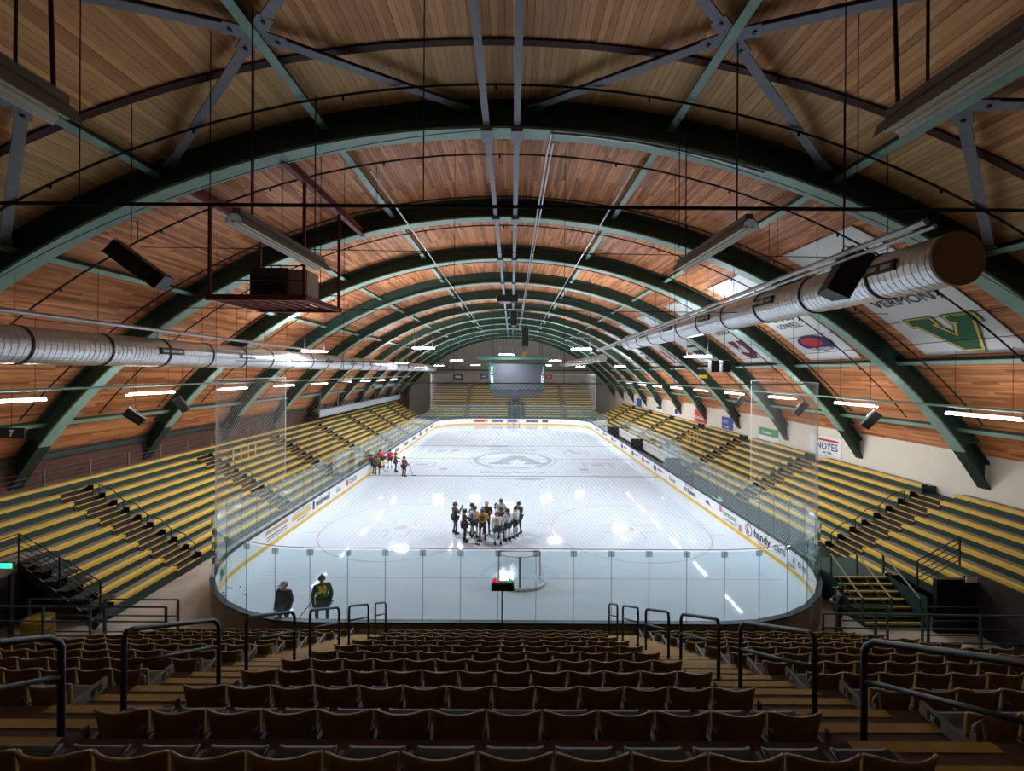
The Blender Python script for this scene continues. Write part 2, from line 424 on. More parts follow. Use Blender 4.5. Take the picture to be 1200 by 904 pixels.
# purlins along the building
PUR = [.19, .38, .56, .745, .90]
for sgn in (-1, 1):
    for k, pa in enumerate(PUR):
        a = sgn * pa
        pos = 'on the banner side' if sgn > 0 else 'on the press box side'
        p = roof_pt(a, R_ROOF - .16, 0)
        t = thing('purlin', 'green lengthwise roof beam %s, %s from the ridge' % (pos, ORDN[k]), 'beam', (p[0], 40, p[2]), 'roof beams')
        for i in range(len(ARCH_Y)):
            y0 = ARCH_Y[i] + .05; y1 = (ARCH_Y[i + 1] if i + 1 < len(ARCH_Y) else Y_END) - .05
            c, s_ = math.cos(a), math.sin(a)
            b = MB()
            rin = R_ROOF - .30
            up = (s_, 0, c)
            q0 = roof_pt(a, rin, y0); q1 = roof_pt(a, rin, y1); b.bar(q0, q1, .20, .03, 0, up)
            q0 = roof_pt(a, rin + .13, y0); q1 = roof_pt(a, rin + .13, y1); b.bar(q0, q1, .04, .26, 1, up)
            b.build('beam', [M_FLANGE, M_WEB], t)
# twin ridge beams
for x in (-.72, .10):
    t = thing('ridge_beam', 'grey steel ridge beam, %s' % ('left of the twin pair seen towards the scoreboard' if x < 0 else 'right of the twin pair seen towards the scoreboard'), 'beam', (x, 40, 16.2), 'twin ridge beams')
    for i in range(len(ARCH_Y)):
        y0 = ARCH_Y[i] + .3; y1 = (ARCH_Y[i + 1] if i + 1 < len(ARCH_Y) else Y_END) - .3
        b = MB(); b.bar((x, y0, 15.86), (x, y1, 15.86), .17, .03); b.bar((x, y0, 16.02), (x, y1, 16.02), .04, .3)
        b.build('beam', M_BRACE, t)
    for y in ARCH_Y:
        MB().box(x - .16, x + .16, y - .27, y + .27, 15.71, 15.79).build('bolt_plate', M_BRACE, t)
# wind bracing of the first bay
YA, YZ = ARCH_Y[1], ARCH_Y[0]; YM = (YA + YZ) / 2
def rp(a, y, dr=.235): return Vector(roof_pt(a, R_ROOF - dr, y))
for sgn in (-1, 1):
    side = 'banner side' if sgn > 0 else 'press box side'
    for lv, (nodea, ends) in enumerate([(PUR[0], [(.035, YA - .2), (PUR[1] - .02, YA - .25), (.035, YZ + .2), (PUR[1] - .02, YZ + .25)]), (PUR[1], [(PUR[2], YA - .25), (PUR[2], YZ + .25)])]):
        c = rp(sgn * nodea, YM)
        t = thing('wind_brace', 'blue-grey roof cross brace, %s, %s' % (side, 'next to the ridge' if lv == 0 else 'lower one'), 'brace', tuple(c), 'wind braces')
        for a, y in ends:
            e = rp(sgn * a, y); d = (e - c).normalized(); b = MB()
            up = (math.sin(sgn * nodea), 0, math.cos(nodea))
            b.bar(c + d * .38, e, .2, .025, 0, up); b.bar(c + d * .38 + Vector(up) * .075, e + Vector(up) * .075, .03, .14, 1, up)
            b.build('strut', [M_BRACE, M_BLACK], t)
            b = MB(); b.bar(c + d * .05, c + d * .55, .3, .035, 0, up); o = b.build('gusset', M_BRACE, t)
            b = MB(); q = c + d * .42 - Vector(up) * .03; b.bar(q - Vector(up) * .02, q + Vector(up) * .02, .06, .06); b.build('bolt', M_BLACK, o)
            b = MB(); b.bar(e - d * .35, e + d * .1, .28, .05, 0, up); b.build('end_plate', M_BRACE, t)
# sprinkler pipes that follow the vault
for k in range(14):
    y = 10.3 + 3.28 * k
    if y > 70: break
    b = MB(); b.tube([roof_pt(-.88 + 1.76 * i / 44, R_ROOF - .38, y) for i in range(45)], .03, 5)
    t = tag(b.build('sprinkler_pipe', M_CABLE), 'dark curved sprinkler pipe under the roof, %s from the fixed seats' % ORDN[k], 'pipe', 'sprinkler pipes')
    if k < 6:
        for i in range(11):
            p = Vector(roof_pt(-.75 + .15 * i, R_ROOF - .38, y))
            MB().tube([p, p - Vector((0, 0, .12))], .03, 5).build('sprinkler_head', M_CABLE, t)

def roof_z(x): return ZC + math.sqrt(max(0, R_ROOF ** 2 - (x - XB) ** 2))

# ------------------------------------------------------------------ lamps over the ice
LAMPS = [(-12.0, 25.7, 10.4), (-5.8, 27.7, 10.76), (4.9, 30.0, 10.87), (10.6, 24.2, 10.15), (-.55, 41.5, 10.95), (-6.2, 47.5, 10.5), (5.1, 50.0, 10.6),
         (-12.1, 46.5, 10.2), (13.4, 52.5, 10.0), (-.3, 62.0, 10.4), (-5.6, 65.5, 10.3), (5.4, 66.0, 10.35), (-11.2, 65.0, 10.2), (11.0, 68.0, 10.2)]
LNAME = ['beside the spiral duct near the arena seats', 'over the faceoff circle near the seats, duct side', 'over the faceoff circle near the seats, bench side', 'beside the two black loudspeakers', 'in front of the scoreboard', 'beside the scoreboard, press box side', 'beside the scoreboard, players bench side',
         'over the press box side boards', 'over the players bench', 'behind the scoreboard', 'over the far end zone, press box side', 'over the far end zone, bench side', 'above the far corner by the press box', 'above the far corner by the bench']
for (x, y, z), ln in zip(LAMPS, LNAME):
    t = thing('high_bay_light', 'bright white high-bay lamp hung ' + ln, 'light', (x, y, z), 'high-bay lamps')
    MB().box(x - .74, x + .74, y - .3, y + .3, z + .02, z + .10).build('housing', M_LAMPBODY, t)
    MB().add([(x - .7, y - .26, z), (x + .7, y - .26, z), (x + .7, y + .26, z), (x - .7, y + .26, z)], [(0, 3, 2, 1)]).build('light_panel', M_LAMP, t)
    MB().add([(x - .68, y - .24, z + .105), (x + .68, y - .24, z + .105), (x + .68, y + .24, z + .105), (x - .68, y + .24, z + .105)], [(0, 1, 2, 3)]).build('roof_fill_panel', M_ROOFFILL, t)  # added glowing sheet on the housing, lights the roof boards from below
    for s_ in (-.6, .6): MB().tube([(x + s_, y, z + .1), (x + s_, y, roof_z(x + s_) - .02)], .012, 4).build('hanger', M_CABLE, t)

# old fluorescent fixtures over the fixed seats (not lit)
def old_fixture(x, y0, y1, z, lab):
    t = thing('tube_fixture', lab, 'light', (x, (y0 + y1) / 2, z), 'unlit tube fixtures')
    b = MB()
    pr = [(-.17, 0), (-.13, .13), (-.06, .2), (.06, .2), (.13, .13), (.17, 0), (.155, 0), (.12, .12), (.05, .18), (-.05, .18), (-.12, .12), (-.155, 0)]
    k = len(pr); v = [(x + p[0], y, z + p[1]) for y in (y0, y1) for p in pr]
    b.add(v, [(i, (i + 1) % k, k + (i + 1) % k, k + i) for i in range(6)] + [tuple(range(k)), tuple(range(2 * k - 1, k - 1, -1))])
    n0 = len(b.v) - len(v)
    for i in range(6, k): b.f.append((n0 + i, n0 + (i + 1) % k, n0 + k + (i + 1) % k, n0 + k + i)); b.m.append(1); b.a.append(None)
    b.build('reflector', [M_FIX, M_WHITE], t)
    b = MB(); b.box(x - .07, x + .07, y0 + .05, y1 - .05, z + .2, z + .30); b.build('ballast_box', M_FIX, t)
    for dx in (-.06, .06):
        MB().tube([(x + dx, y0 + .06, z + .05), (x + dx, y1 - .06, z + .05)], .028, 8).build('tube', M_TUBEOFF, t)
    for y in (y0 + .5, y1 - .5):
        MB().tube([(x, y, z + .3), (x, y, roof_z(x) - .02)], .016, 5).build('hanger', M_CABLE, t)
old_fixture(-5.0, 7.6, 11.2, 11.86, 'unlit grey tube fixture hung in front of the red platform')
old_fixture(4.5, 8.0, 11.5, 11.95, 'unlit grey tube fixture hung short of the first arch, duct end side')
old_fixture(-5.0, 1.4, 4.75, 11.95, 'unlit grey tube fixture over the stepped seats, press box side')
old_fixture(4.5, 1.6, 5.1, 12.05, 'unlit grey tube fixture over the stepped seats, duct end side')

# lit strips along the sides
def strip(x, y0, z, side, i):
    t = thing('strip_light', 'lit strip light %s, %s from the fixed seats' % (side, ORDN[i]), 'light', (x, y0 + 1.2, z), 'side strip lights')
    MB().box(x - .06, x + .06, y0, y0 + 2.4, z + .05, z + .13).build('housing', M_WHITE, t)
    for dx in (-.075, .075): MB().tube([(x + dx, y0 + .03, z + .03), (x + dx, y0 + 2.37, z + .03)], .03, 6).build('tube', M_TUBE, t)
    for y in (y0 + .3, y0 + 2.1): MB().tube([(x, y, z + .13), (x, y, roof_z(x) - .02)], .008, 4).build('hanger', M_CABLE, t)
for i in range(9):
    strip(-16.0, 12.1 + 5.5 * i, 8.16, 'beside the press box stand', i)
    strip(16.4, 13.55 + 5.5 * i, 7.72, 'beside the sign wall', i)
for x, z, lab in ((-16.0, 8.55, 'pale green pipe above the strip lights beside the press box stand'), (16.4, 8.05, 'pale green pipe above the strip lights beside the sign wall')):
    tag(MB().tube([(x * .99, 2, z), (x * .99, 66, z)], .045, 8).build('side_pipe', M_FLANGE), lab, 'pipe', 'side pipes')

# ------------------------------------------------------------------ ducts
def duct(x, z, r, y0, y1, lab, capped, step=.16, grilles=()):
    t = thing('air_duct', lab, 'duct', (x, (y0 + y1) / 2, z), 'spiral air ducts')
    prof = []; y = y0
    while y < y1:
        prof += [(y, r), (y + step - .03, r), (y + step - .02, r + .007), (y + step - .008, r + .007)]; y += step
    MB().lathe_y(prof, x, z, 30).build('duct_wall', M_DUCT, t)
    y = y0 + 1.6
    while y < y1:
        MB().lathe_y([(y - .03, r), (y - .03, r + .03), (y + .03, r + .03), (y + .03, r)], x, z, 30).build('band', M_DUCTBAND, t)
        if y < 30: MB().tube([(x, y, z + r), (x, y, roof_z(x) - .02)], .01, 4).build('hanger', M_CABLE, t)
        y += 2.35
    for yy, dz in ((y0, -.02), (y1, .02)):
        if yy == y0 and not capped: continue
        b = MB(); n = 30
        b.lathe_y([(yy - .03, .001), (yy - .03, r + .02), (yy + .03, r + .02), (yy + .03, .001)], x, z, n)
        b.build('end_cap', M_DUCTCAP if r > .5 and yy == y0 else M_DUCT, t)
    for y, ang in grilles:
        c = Vector((x + (r + .02) * math.cos(ang), y, z + (r + .02) * math.sin(ang))); nn = Vector((math.cos(ang), 0, math.sin(ang)))
        b = MB(); b.bar(c - Vector((0, .55, 0)), c + Vector((0, .55, 0)), .24, .06, 0, nn); g = b.build('grille', M_DUCTBAND, t)
        for q in (-.34, .02, .34):
            b = MB(); b.bar(c + nn * .03 + Vector((0, q - .13, 0)), c + nn * .03 + Vector((0, q + .13, 0)), .1, .02, 0, nn); b.build('louvre', M_CONDUIT, g)
duct(-13.7, 9.9, .535, 3.0, 74.0, 'long silver spiral duct on the press box side', True, grilles=[(16.4 + 4.7 * i, .1) for i in range(9)])
duct(9.0, 11.56, .535, 8.56, 32.6, 'large silver spiral duct with brown end cap beside the banners', True, grilles=[(9.9 + 4.4 * i, PI - .15) for i in range(5)])
duct(9.0, 10.7, .40, 42.0, 76.0, 'thinner silver spiral duct farther along the banner side', True)

# conduits and cables
def pipe(name, pts, r, m, lab, cat='pipe', n=6, group=None):
    return tag(MB().tube(pts, r, n).build(name, m), lab, cat, group)
pipe('conduit', [(-12.0, 5, 10.66), (-12.0, 24.3, 10.5)], .06, M_CONDUIT, 'silver conduit above the long spiral duct', n=8)
pipe('conduit', [(7.0, 7.16, 11.8), (6.05, 30, 10.85)], .06, M_CONDUIT, 'sloping silver conduit beside the capped duct', n=8)
pipe('conduit', [(7.15, 7.16, 11.72), (6.2, 30, 10.77)], .04, M_CONDUIT, 'thin silver conduit just under the sloping one by the capped duct', n=8)
pipe('conduit', [(-4.0, 11.85, 14.85), (-4.0, 60, 14.85)], .03, M_CONDUIT, 'thin silver tube along the roof left of the ridge beams towards the scoreboard')
pipe('conduit', [(3.4, 11.85, 14.95), (3.4, 60, 14.95)], .03, M_CONDUIT, 'thin silver tube along the roof right of the ridge beams towards the scoreboard')
c0 = [(roof_pt(.30 - .24 * i / 12, R_FL - .05, ARCH_Y[1] - .2)) for i in range(13)]
pipe('conduit', c0 + [(1.0, 12.4, 15.7), (1.0, 22, 15.65), (1.0, 62, 15.6)], .035, M_CONDUIT, 'white conduit bending off the first arch and running beside the ridge')
pipe('conduit', [(1.12, 11.9, 15.68), (1.12, 62, 15.58)], .03, M_CONDUIT, 'straight white conduit beside the ridge')
pipe('crossbar', [(-15.0, 6.5, 11.78), (14.2, 6.5, 11.72)], .03, M_CABLE, 'dark horizontal pipe spanning the hall over the fixed seats', n=8)
pipe('crossbar', [(-17.4, 20.2, 9.7), (16.6, 20.2, 9.7)], .016, M_CABLE, 'thin dark wire across the hall level with the duct')
pipe('crossbar', [(-14.9, 16.0, 11.6), (14.2, 16.0, 11.5)], .014, M_CABLE, 'thin dark wire across the hall beyond the first arch')
pipe('crossbar', [(-14.8, 30.0, 11.7), (14.0, 30.0, 11.7)], .018, M_CABLE, 'thin dark wire across the hall by the large duct end')
pipe('crossbar', [(-11.4, 13.0, 13.0), (10.9, 13.4, 12.9)], .012, M_CABLE, 'thin dark wire across the hall close behind the first arch')
for i, (px, py0, py1, Y) in enumerate([(92, 0, 235, 6.5), (153, 0, 290, 9.5), (296, 0, 262, 9.0), (375, 90, 340, 12.6), (495, 0, 237, 7.2), (795, 95, 290, 11.0), (989, 0, 244, 6.5), (862, 20, 262, 9.2), (440, 165, 260, 14.5), (1004, 20, 240, 7.5), (330, 225, 300, 13.4), (245, 60, 236, 8.4)]):
    x = (px - CX) * Y / F; z1 = roof_z(x) - .02; z0 = CAMZ + (CY - py1) * Y / F
    if z0 < z1: pipe('drop_wire', [(x, Y, z0), (x, Y, z1)], .011, M_CABLE, 'thin dark wire hanging straight down from the roof boards', 'wire', 4, 'hanging wires')
for s_, lab in ((-1, 'strap hanger holding the unlit fixture, press box side'), (1, 'strap hanger holding the unlit fixture, duct end side')):
    x = -5.0 if s_ < 0 else 4.5
    y = 4.6 if s_ < 0 else 4.95
    pipe('strap_hanger', [(x, y, 12.3), (x - .05, y, 13.6), (x, y, roof_z(x) - .02)], .022, M_CABLE, lab, 'hanger')
for k, (pts, lab) in enumerate([([roof_pt(-.62 + .62 * i / 20, R_FL - .06 - .25 * math.sin(PI * i / 20), ARCH_Y[1] - .3) for i in range(21)], 'slack grey cable draped along the first arch, press box side'),
                                 ([roof_pt(.62 - .5 * i / 20, R_FL - .06 - .2 * math.sin(PI * i / 20), ARCH_Y[1] - .3) for i in range(21)], 'slack grey cable draped along the first arch, duct end side')]):
    pipe('slack_cable', pts, .012, M_FIX, lab, 'cable', 5)
# bare roof wires along the hall in the nearest bays
for i, a in enumerate([.44, .5, .64, .69, -.45, -.66]):
    pipe('roof_wire', [roof_pt(a, R_ROOF - .5, 12.2), roof_pt(a * 1.06, R_ROOF - .5, 60)], .012, M_CABLE, 'thin dark wire running along the roof %s' % (['over the capped duct', 'beside the large duct', 'across the banners, upper one', 'across the banners, lower one', 'over the red platform', 'over the long duct'][i]), 'wire', 4)

# ------------------------------------------------------------------ red steel platform with its box
t = thing('hanging_platform', 'dark red steel platform hung between the first two arches', 'platform', (-7.85, 14.2, 11.5))
XP0, XP1, YP0, YP1, ZP = -9.3, -6.4, 13.0, 15.6, 11.5
for x in (XP0, XP1):
    z = 14.35 if x < -8 else 15.0
    b = MB(); b.bar((x, ARCH_Y[1] + .1, z), (x, ARCH_Y[2] - .1, z), .2, .025); b.bar((x, ARCH_Y[1] + .1, z + .12), (x, ARCH_Y[2] - .1, z + .12), .03, .24); b.bar((x, ARCH_Y[1] + .1, z + .24), (x, ARCH_Y[2] - .1, z + .24), .2, .025)
    b.build('carrier_beam', M_REDSTEEL, t)
    for y in (YP0, YP1): MB().box(x - .04, x + .04, y - .04, y + .04, ZP, z).build('post', M_REDSTEEL, t)
for y in (YP0, YP1): MB().box(XP0 - .1, XP1 + .1, y - .06, y + .06, ZP - .12, ZP + .06).build('edge_beam', M_REDSTEEL, t)
for x in (XP0, XP1): MB().box(x - .06, x + .06, YP0, YP1, ZP - .1, ZP + .06).build('edge_beam', M_REDSTEEL, t)
for i in range(7): MB().box(XP0 + .35 + .36 * i, XP0 + .42 + .36 * i, YP0, YP1, ZP - .05, ZP + .03).build('grating_bar', M_REDSTEEL, t)
for y in (YP0, YP1):
    for z in (ZP + .5, ZP + .95): MB().tube([(XP0, y, z), (XP1, y, z)], .02, 5).build('guard_rail', M_REDSTEEL, t)
t = thing('equipment_box', 'dark equipment box with beige side on the red platform', 'box', (-7.6, 13.9, 11.56))
MB().box(-8.35, -7.15, 13.45, 14.3, 11.56, 12.5).build('cabinet', mat('box_brown', (74, 66, 52), 0.6), t)
MB().box(-7.14, -6.55, 13.5, 14.3, 11.56, 12.45).build('side_case', mat('box_beige', (168, 158, 140), 0.6), t)
MB().box(-8.28, -7.22, 13.42, 13.46, 11.62, 12.2).build('screen', M_BLACK, t)
MB().tube([(-7.75, 13.6, 12.5), (-7.75, 13.6, 12.62), (-7.45, 13.6, 12.62), (-7.45, 13.6, 12.5)], .02, 5).build('handle', M_BLACK, t)

# ------------------------------------------------------------------ loudspeakers
def speaker(c, size, rx, ry, rz, lab, hang=True, name='loudspeaker', curved=False):
    t = thing(name, lab, 'speaker', c, 'loudspeakers')
    R = Matrix.Translation(c) @ (Matrix.Rotation(rz, 4, 'Z') @ Matrix.Rotation(ry, 4, 'Y') @ Matrix.Rotation(rx, 4, 'X'))
    w, d, h = size
    if curved:
        n = 6
        for i in range(n):
            b = MB(); z0 = -h / 2 + h * i / n; z1 = z0 + h / n * .96; o0 = .12 * ((i - n / 2) / n) ** 2 * 4
            b.box(-w / 2, w / 2, -d / 2 + o0, d / 2 + o0, z0, z1); put('cabinet_module', b.mesh('cabinet_module', M_BLACK), t, R)
    else:
        b = MB(); b.add([(-w / 2, -d / 2, -h / 2), (w / 2, -d / 2, -h / 2), (w * .36, d / 2, -h / 2), (-w * .36, d / 2, -h / 2), (-w / 2, -d / 2, h / 2), (w / 2, -d / 2, h / 2), (w * .36, d / 2, h / 2), (-w * .36, d / 2, h / 2)],
                        [(0, 3, 2, 1), (4, 5, 6, 7), (0, 1, 5, 4), (1, 2, 6, 5), (2, 3, 7, 6), (3, 0, 4, 7)])
        put('cabinet', b.mesh('cabinet', M_BLACK), t, R)
        b = MB(); b.box(-w * .44, w * .44, -d / 2 - .02, -d / 2, -h * .45, h * .45); put('grille', b.mesh('grille', mat('speaker_grille', (38, 38, 40), 0.7, var=0.2, scale=80)), t, R)
    b = MB(); b.tube([(-w * .55, 0, 0), (-w * .55, 0, h * .55), (w * .55, 0, h * .55), (w * .55, 0, 0)], .02, 5); put('bracket', b.mesh('bracket', M_CONDUIT), t, R)
    if hang:
        MB().tube([(c[0], c[1], c[2] + h * .4), (c[0], c[1], roof_z(c[0]) - .05)], .015, 4).build('hanger', M_CABLE, t)
speaker((-11.7, 13.2, 12.5), (.5, .5, 1.75), 0, math.radians(-52), math.radians(10), 'long black curved loudspeaker array under the roof by the red platform', curved=True)
speaker((7.35, 9.4, 11.42), (.5, .55, 1.05), math.radians(0), math.radians(28), math.radians(-10), 'black wedge loudspeaker hung beside the capped duct')
speaker((-16.0, 18.0, 7.25), (.35, .4, .75), 0, math.radians(-50), 0.4, 'black loudspeaker tilted to the press box stand near its upright row aisle')
speaker((-16.6, 21.3, 7.5), (.35, .4, .75), 0, math.radians(-35), 0.4, 'black loudspeaker hung beside the third arch, press box side')
speaker((16.6, 19.6, 7.1), (.35, .4, .85), 0, math.radians(38), -.4, 'black loudspeaker hung in front of the second arch, sign wall side')
speaker((16.7, 24.5, 7.2), (.35, .4, .85), 0, math.radians(35), -.4, 'black loudspeaker hung behind the net, sign wall side')
speaker((16.7, 31.0, 7.2), (.35, .4, .85), 0, math.radians(35), -.4, 'small black loudspeaker farther along the sign wall')
speaker((10.98, 23.1, 9.6), (.45, .5, .62), 0, 0, 0, 'left black box of a speaker pair beside a lamp')
speaker((11.6, 23.1, 9.6), (.45, .5, .62), 0, 0, 0, 'right black box of a speaker pair beside a lamp')
speaker((1.1, 36.0, 12.25), (.55, .6, 1.6), 0, 0, 0, 'tall black loudspeaker column hung on the ridge before the scoreboard')
speaker((.12, 33.0, 13.4), (.5, .6, 1.1), 0, 0, 0, 'black loudspeaker on the ridge nearer than the tall column')
speaker((-.35, 31.0, 14.6), (1.5, .8, .5), 0, 0, 0, 'wide dark equipment case fixed to the ridge beams')
t = thing('yellow_hoist', 'yellow chain hoist hung below the tall loudspeaker', 'hoist', (1.0, 36.2, 10.6))
MB().box(.88, 1.12, 36.05, 36.35, 10.55, 11.0).build('hoist_body', mat('hoist_yellow', (214, 180, 40), 0.5), t)
MB().tube([(1.0, 36.2, 11.0), (1.0, 36.2, 11.6)], .02, 5).build('chain', M_CABLE, t)
t = thing('yellow_sign', 'small yellow sign box hung over the sign wall stand', 'sign', (13.0, 28.8, 8.95))
MB().box(12.75, 13.25, 28.7, 28.9, 8.9, 9.12).build('sign_box', mat('hoist_yellow', (214, 180, 40), 0.5), t)
MB().tube([(13.0, 28.8, 9.1), (13.0, 28.8, roof_z(13.0) - .02)], .01, 4).build('hanger', M_CABLE, t)
speaker((13.28, 30.2, 12.9), (.3, .4, .4), 0, 0, 0, 'small black case on the roof over the banners')

# ------------------------------------------------------------------ scoreboard
SX, SY = .53, 44.0
t = thing('scoreboard', 'grey four-sided scoreboard with green corner panels hung over centre ice', 'scoreboard', (SX, SY + 2.2, 6.65))
def frus(b, z0, h0, z1, h1, sides='nesw', depth=.8):
    for k in range(4):
        c, s_ = [(1, 0), (0, 1), (-1, 0), (0, -1)][k]
        def P(u, h, z): return (SX + (u if k in (1, 3) else c * h) , SY + 2.2 + (u if k in (0, 2) else s_ * h * depth), z)
        q = [P(-h0 if k in (1, 3) else -h0 * depth, h0, z0), P(h0 if k in (1, 3) else h0 * depth, h0, z0), P(h1 if k in (1, 3) else h1 * depth, h1, z1), P(-h1 if k in (1, 3) else -h1 * depth, h1, z1)]
        b.add(q, [(0, 1, 2, 3)])
lv = [(10.15, 2.95), (8.15, 2.8), (7.45, 2.7), (6.65, 2.35)]
for nm, i in (('main_screen', 0), ('lower_screen', 1), ('bottom_panel', 2)):
    b = MB(); frus(b, lv[i + 1][0] + .02, lv[i + 1][1], lv[i][0] - .02, lv[i][1]); b.build(nm, M_SCREEN, t)
b = MB(); h = 2.33; b.add([(SX - h, SY + 2.2 - h * .8, 6.68), (SX + h, SY + 2.2 - h * .8, 6.68), (SX + h, SY + 2.2 + h * .8, 6.68), (SX - h, SY + 2.2 + h * .8, 6.68)], [(0, 3, 2, 1)]); b.build('bottom_plate', M_SCREEN, t)
for i in (0, 1, 2):
    z, h = lv[i][0], lv[i][1] + .01; b = MB(); q = [(SX - h, SY + 2.2 - h * .8, z), (SX + h, SY + 2.2 - h * .8, z), (SX + h, SY + 2.2 + h * .8, z), (SX - h, SY + 2.2 + h * .8, z)]
    b.tube(q, .04, 4, closed=True); b.build('seam', M_INK, t)
b = MB(); b.box(SX + .55, SX + .57, SY + 2.2 - 2.95 * .8 - .0, SY + 2.2 - 2.6 * .8, 8.2, 10.1); 
for s_ in (-1, 1):
    b = MB()
    yf = lambda z: SY + 2.2 - (2.95 - (10.15 - z) * .0725) * .8
    xo = lambda z: (2.95 - (10.15 - z) * .0725)
    z0, z1 = 7.45, 10.2
    v = []
    for z in (z0, z1):
        e = xo(z) + .03; y = yf(z) - .04
        v += [(SX + s_ * (e - .42), y, z), (SX + s_ * e, y, z), (SX + s_ * e, y + .5, z), (SX + s_ * (e - .42), y + .5, z)]
    b.add(v, [(0, 1, 5, 4), (1, 2, 6, 5), (2, 3, 7, 6), (3, 0, 4, 7), (4, 5, 6, 7), (3, 2, 1, 0)])
    g = b.build('corner_panel', M_SBGREEN, t)
    z = 8.05
    text('VNET', .36, frame((SX + s_ * (xo(z) - .2) + .13, yf(z) - .06, z), (0.07 * s_, -0.058, 1), (-1, 0, 0)), M_WHITE, g, bold=.015)
    text('Dairy', .34, frame((SX + s_ * (xo(z) - .2) + .13 + s_ * .06, yf(z) - .06 - .058 * 1.05, z + 1.05), (0.07 * s_, -0.058, 1), (-1, 0, 0)), M_WHITE, g)
b = MB()
for y in (SY + .4, SY + 4.0):
    b.bar((SX - 4.2, y, 10.75), (SX + 3.4, y, 10.75), .25, .35)
for x in (SX - 3, SX, SX + 3): b.bar((x, SY + .4, 10.75), (x, SY + 4, 10.75), .2, .2)
b.build('top_truss', M_TEALFRAME, t)
for x in (SX - 2.6, SX + 2.6):
    for y in (SY + .5, SY + 3.9):
        MB().tube([(x, y, 10.15), (x, y, roof_z(x) - .02)], .03, 5).build('hoist_cable', M_CABLE, t)

# ------------------------------------------------------------------ banners on the roof
def tangent(a, y, dr=.03): return frame(roof_pt(a, R_ROOF - .05 - dr, y), (0, -1, 0), (-math.cos(a), 0, math.sin(a)))
def flat_poly(pts, M, m, name, parent, th=.006):
    b = MB(); k = len(pts)
    v = [M @ Vector((x, y, 0)) for x, y in pts] + [M @ Vector((x, y, th)) for x, y in pts]
    b.add(v, [tuple(range(k - 1, -1, -1)), tuple(range(k, 2 * k))] + [(i, (i + 1) % k, k + (i + 1) % k, k + i) for i in range(k)])
    return b.build(name, m, parent)
def offset_poly(pts, d):
    k = len(pts); out = []
    ar = sum(pts[i][0] * pts[(i + 1) % k][1] - pts[(i + 1) % k][0] * pts[i][1] for i in range(k)); sg = 1 if ar > 0 else -1
    for i in range(k):
        p = Vector(pts[i - 1]); q = Vector(pts[i]); r = Vector(pts[(i + 1) % k])
        d1 = (q - p).normalized(); d2 = (r - q).normalized()
        n1 = Vector((d1.y, -d1.x)) * sg; n2 = Vector((d2.y, -d2.x)) * sg
        bs = (n1 + n2); bs = bs / max(.35, bs.dot(n1)) if bs.length > 1e-6 else n1
        out.append(tuple(q + bs * d))
    return out
V_POLY = [(-1.25, .95), (-.3, .95), (-.3, .62), (-.48, .62), (0.0, -.18), (.48, .62), (.3, .62), (.3, .95), (1.25, .95), (1.25, .62), (1.05, .62), (.3, -.95), (-.3, -.95), (-1.05, .62), (-1.25, .62)]
NB = [('white banner reading VERMONT with a green and gold V', 'VERMONT'), ('white banner reading UMASS LOWELL with a navy oval', 'LOWELL'), ('white banner with maroon letters U and MASS', 'UMASS'),
      ('white banner with a dark emblem beside the speaker pair', 'MERRIMACK'), ('white banner with slanting red bars', 'NU'), ('white banner with a navy emblem, sixth beyond the capped duct', 'UNH'), ('white banner with a red emblem, seventh beyond the capped duct', 'BU'), ('white banner with a maroon emblem, farthest on the roof', 'BC')]
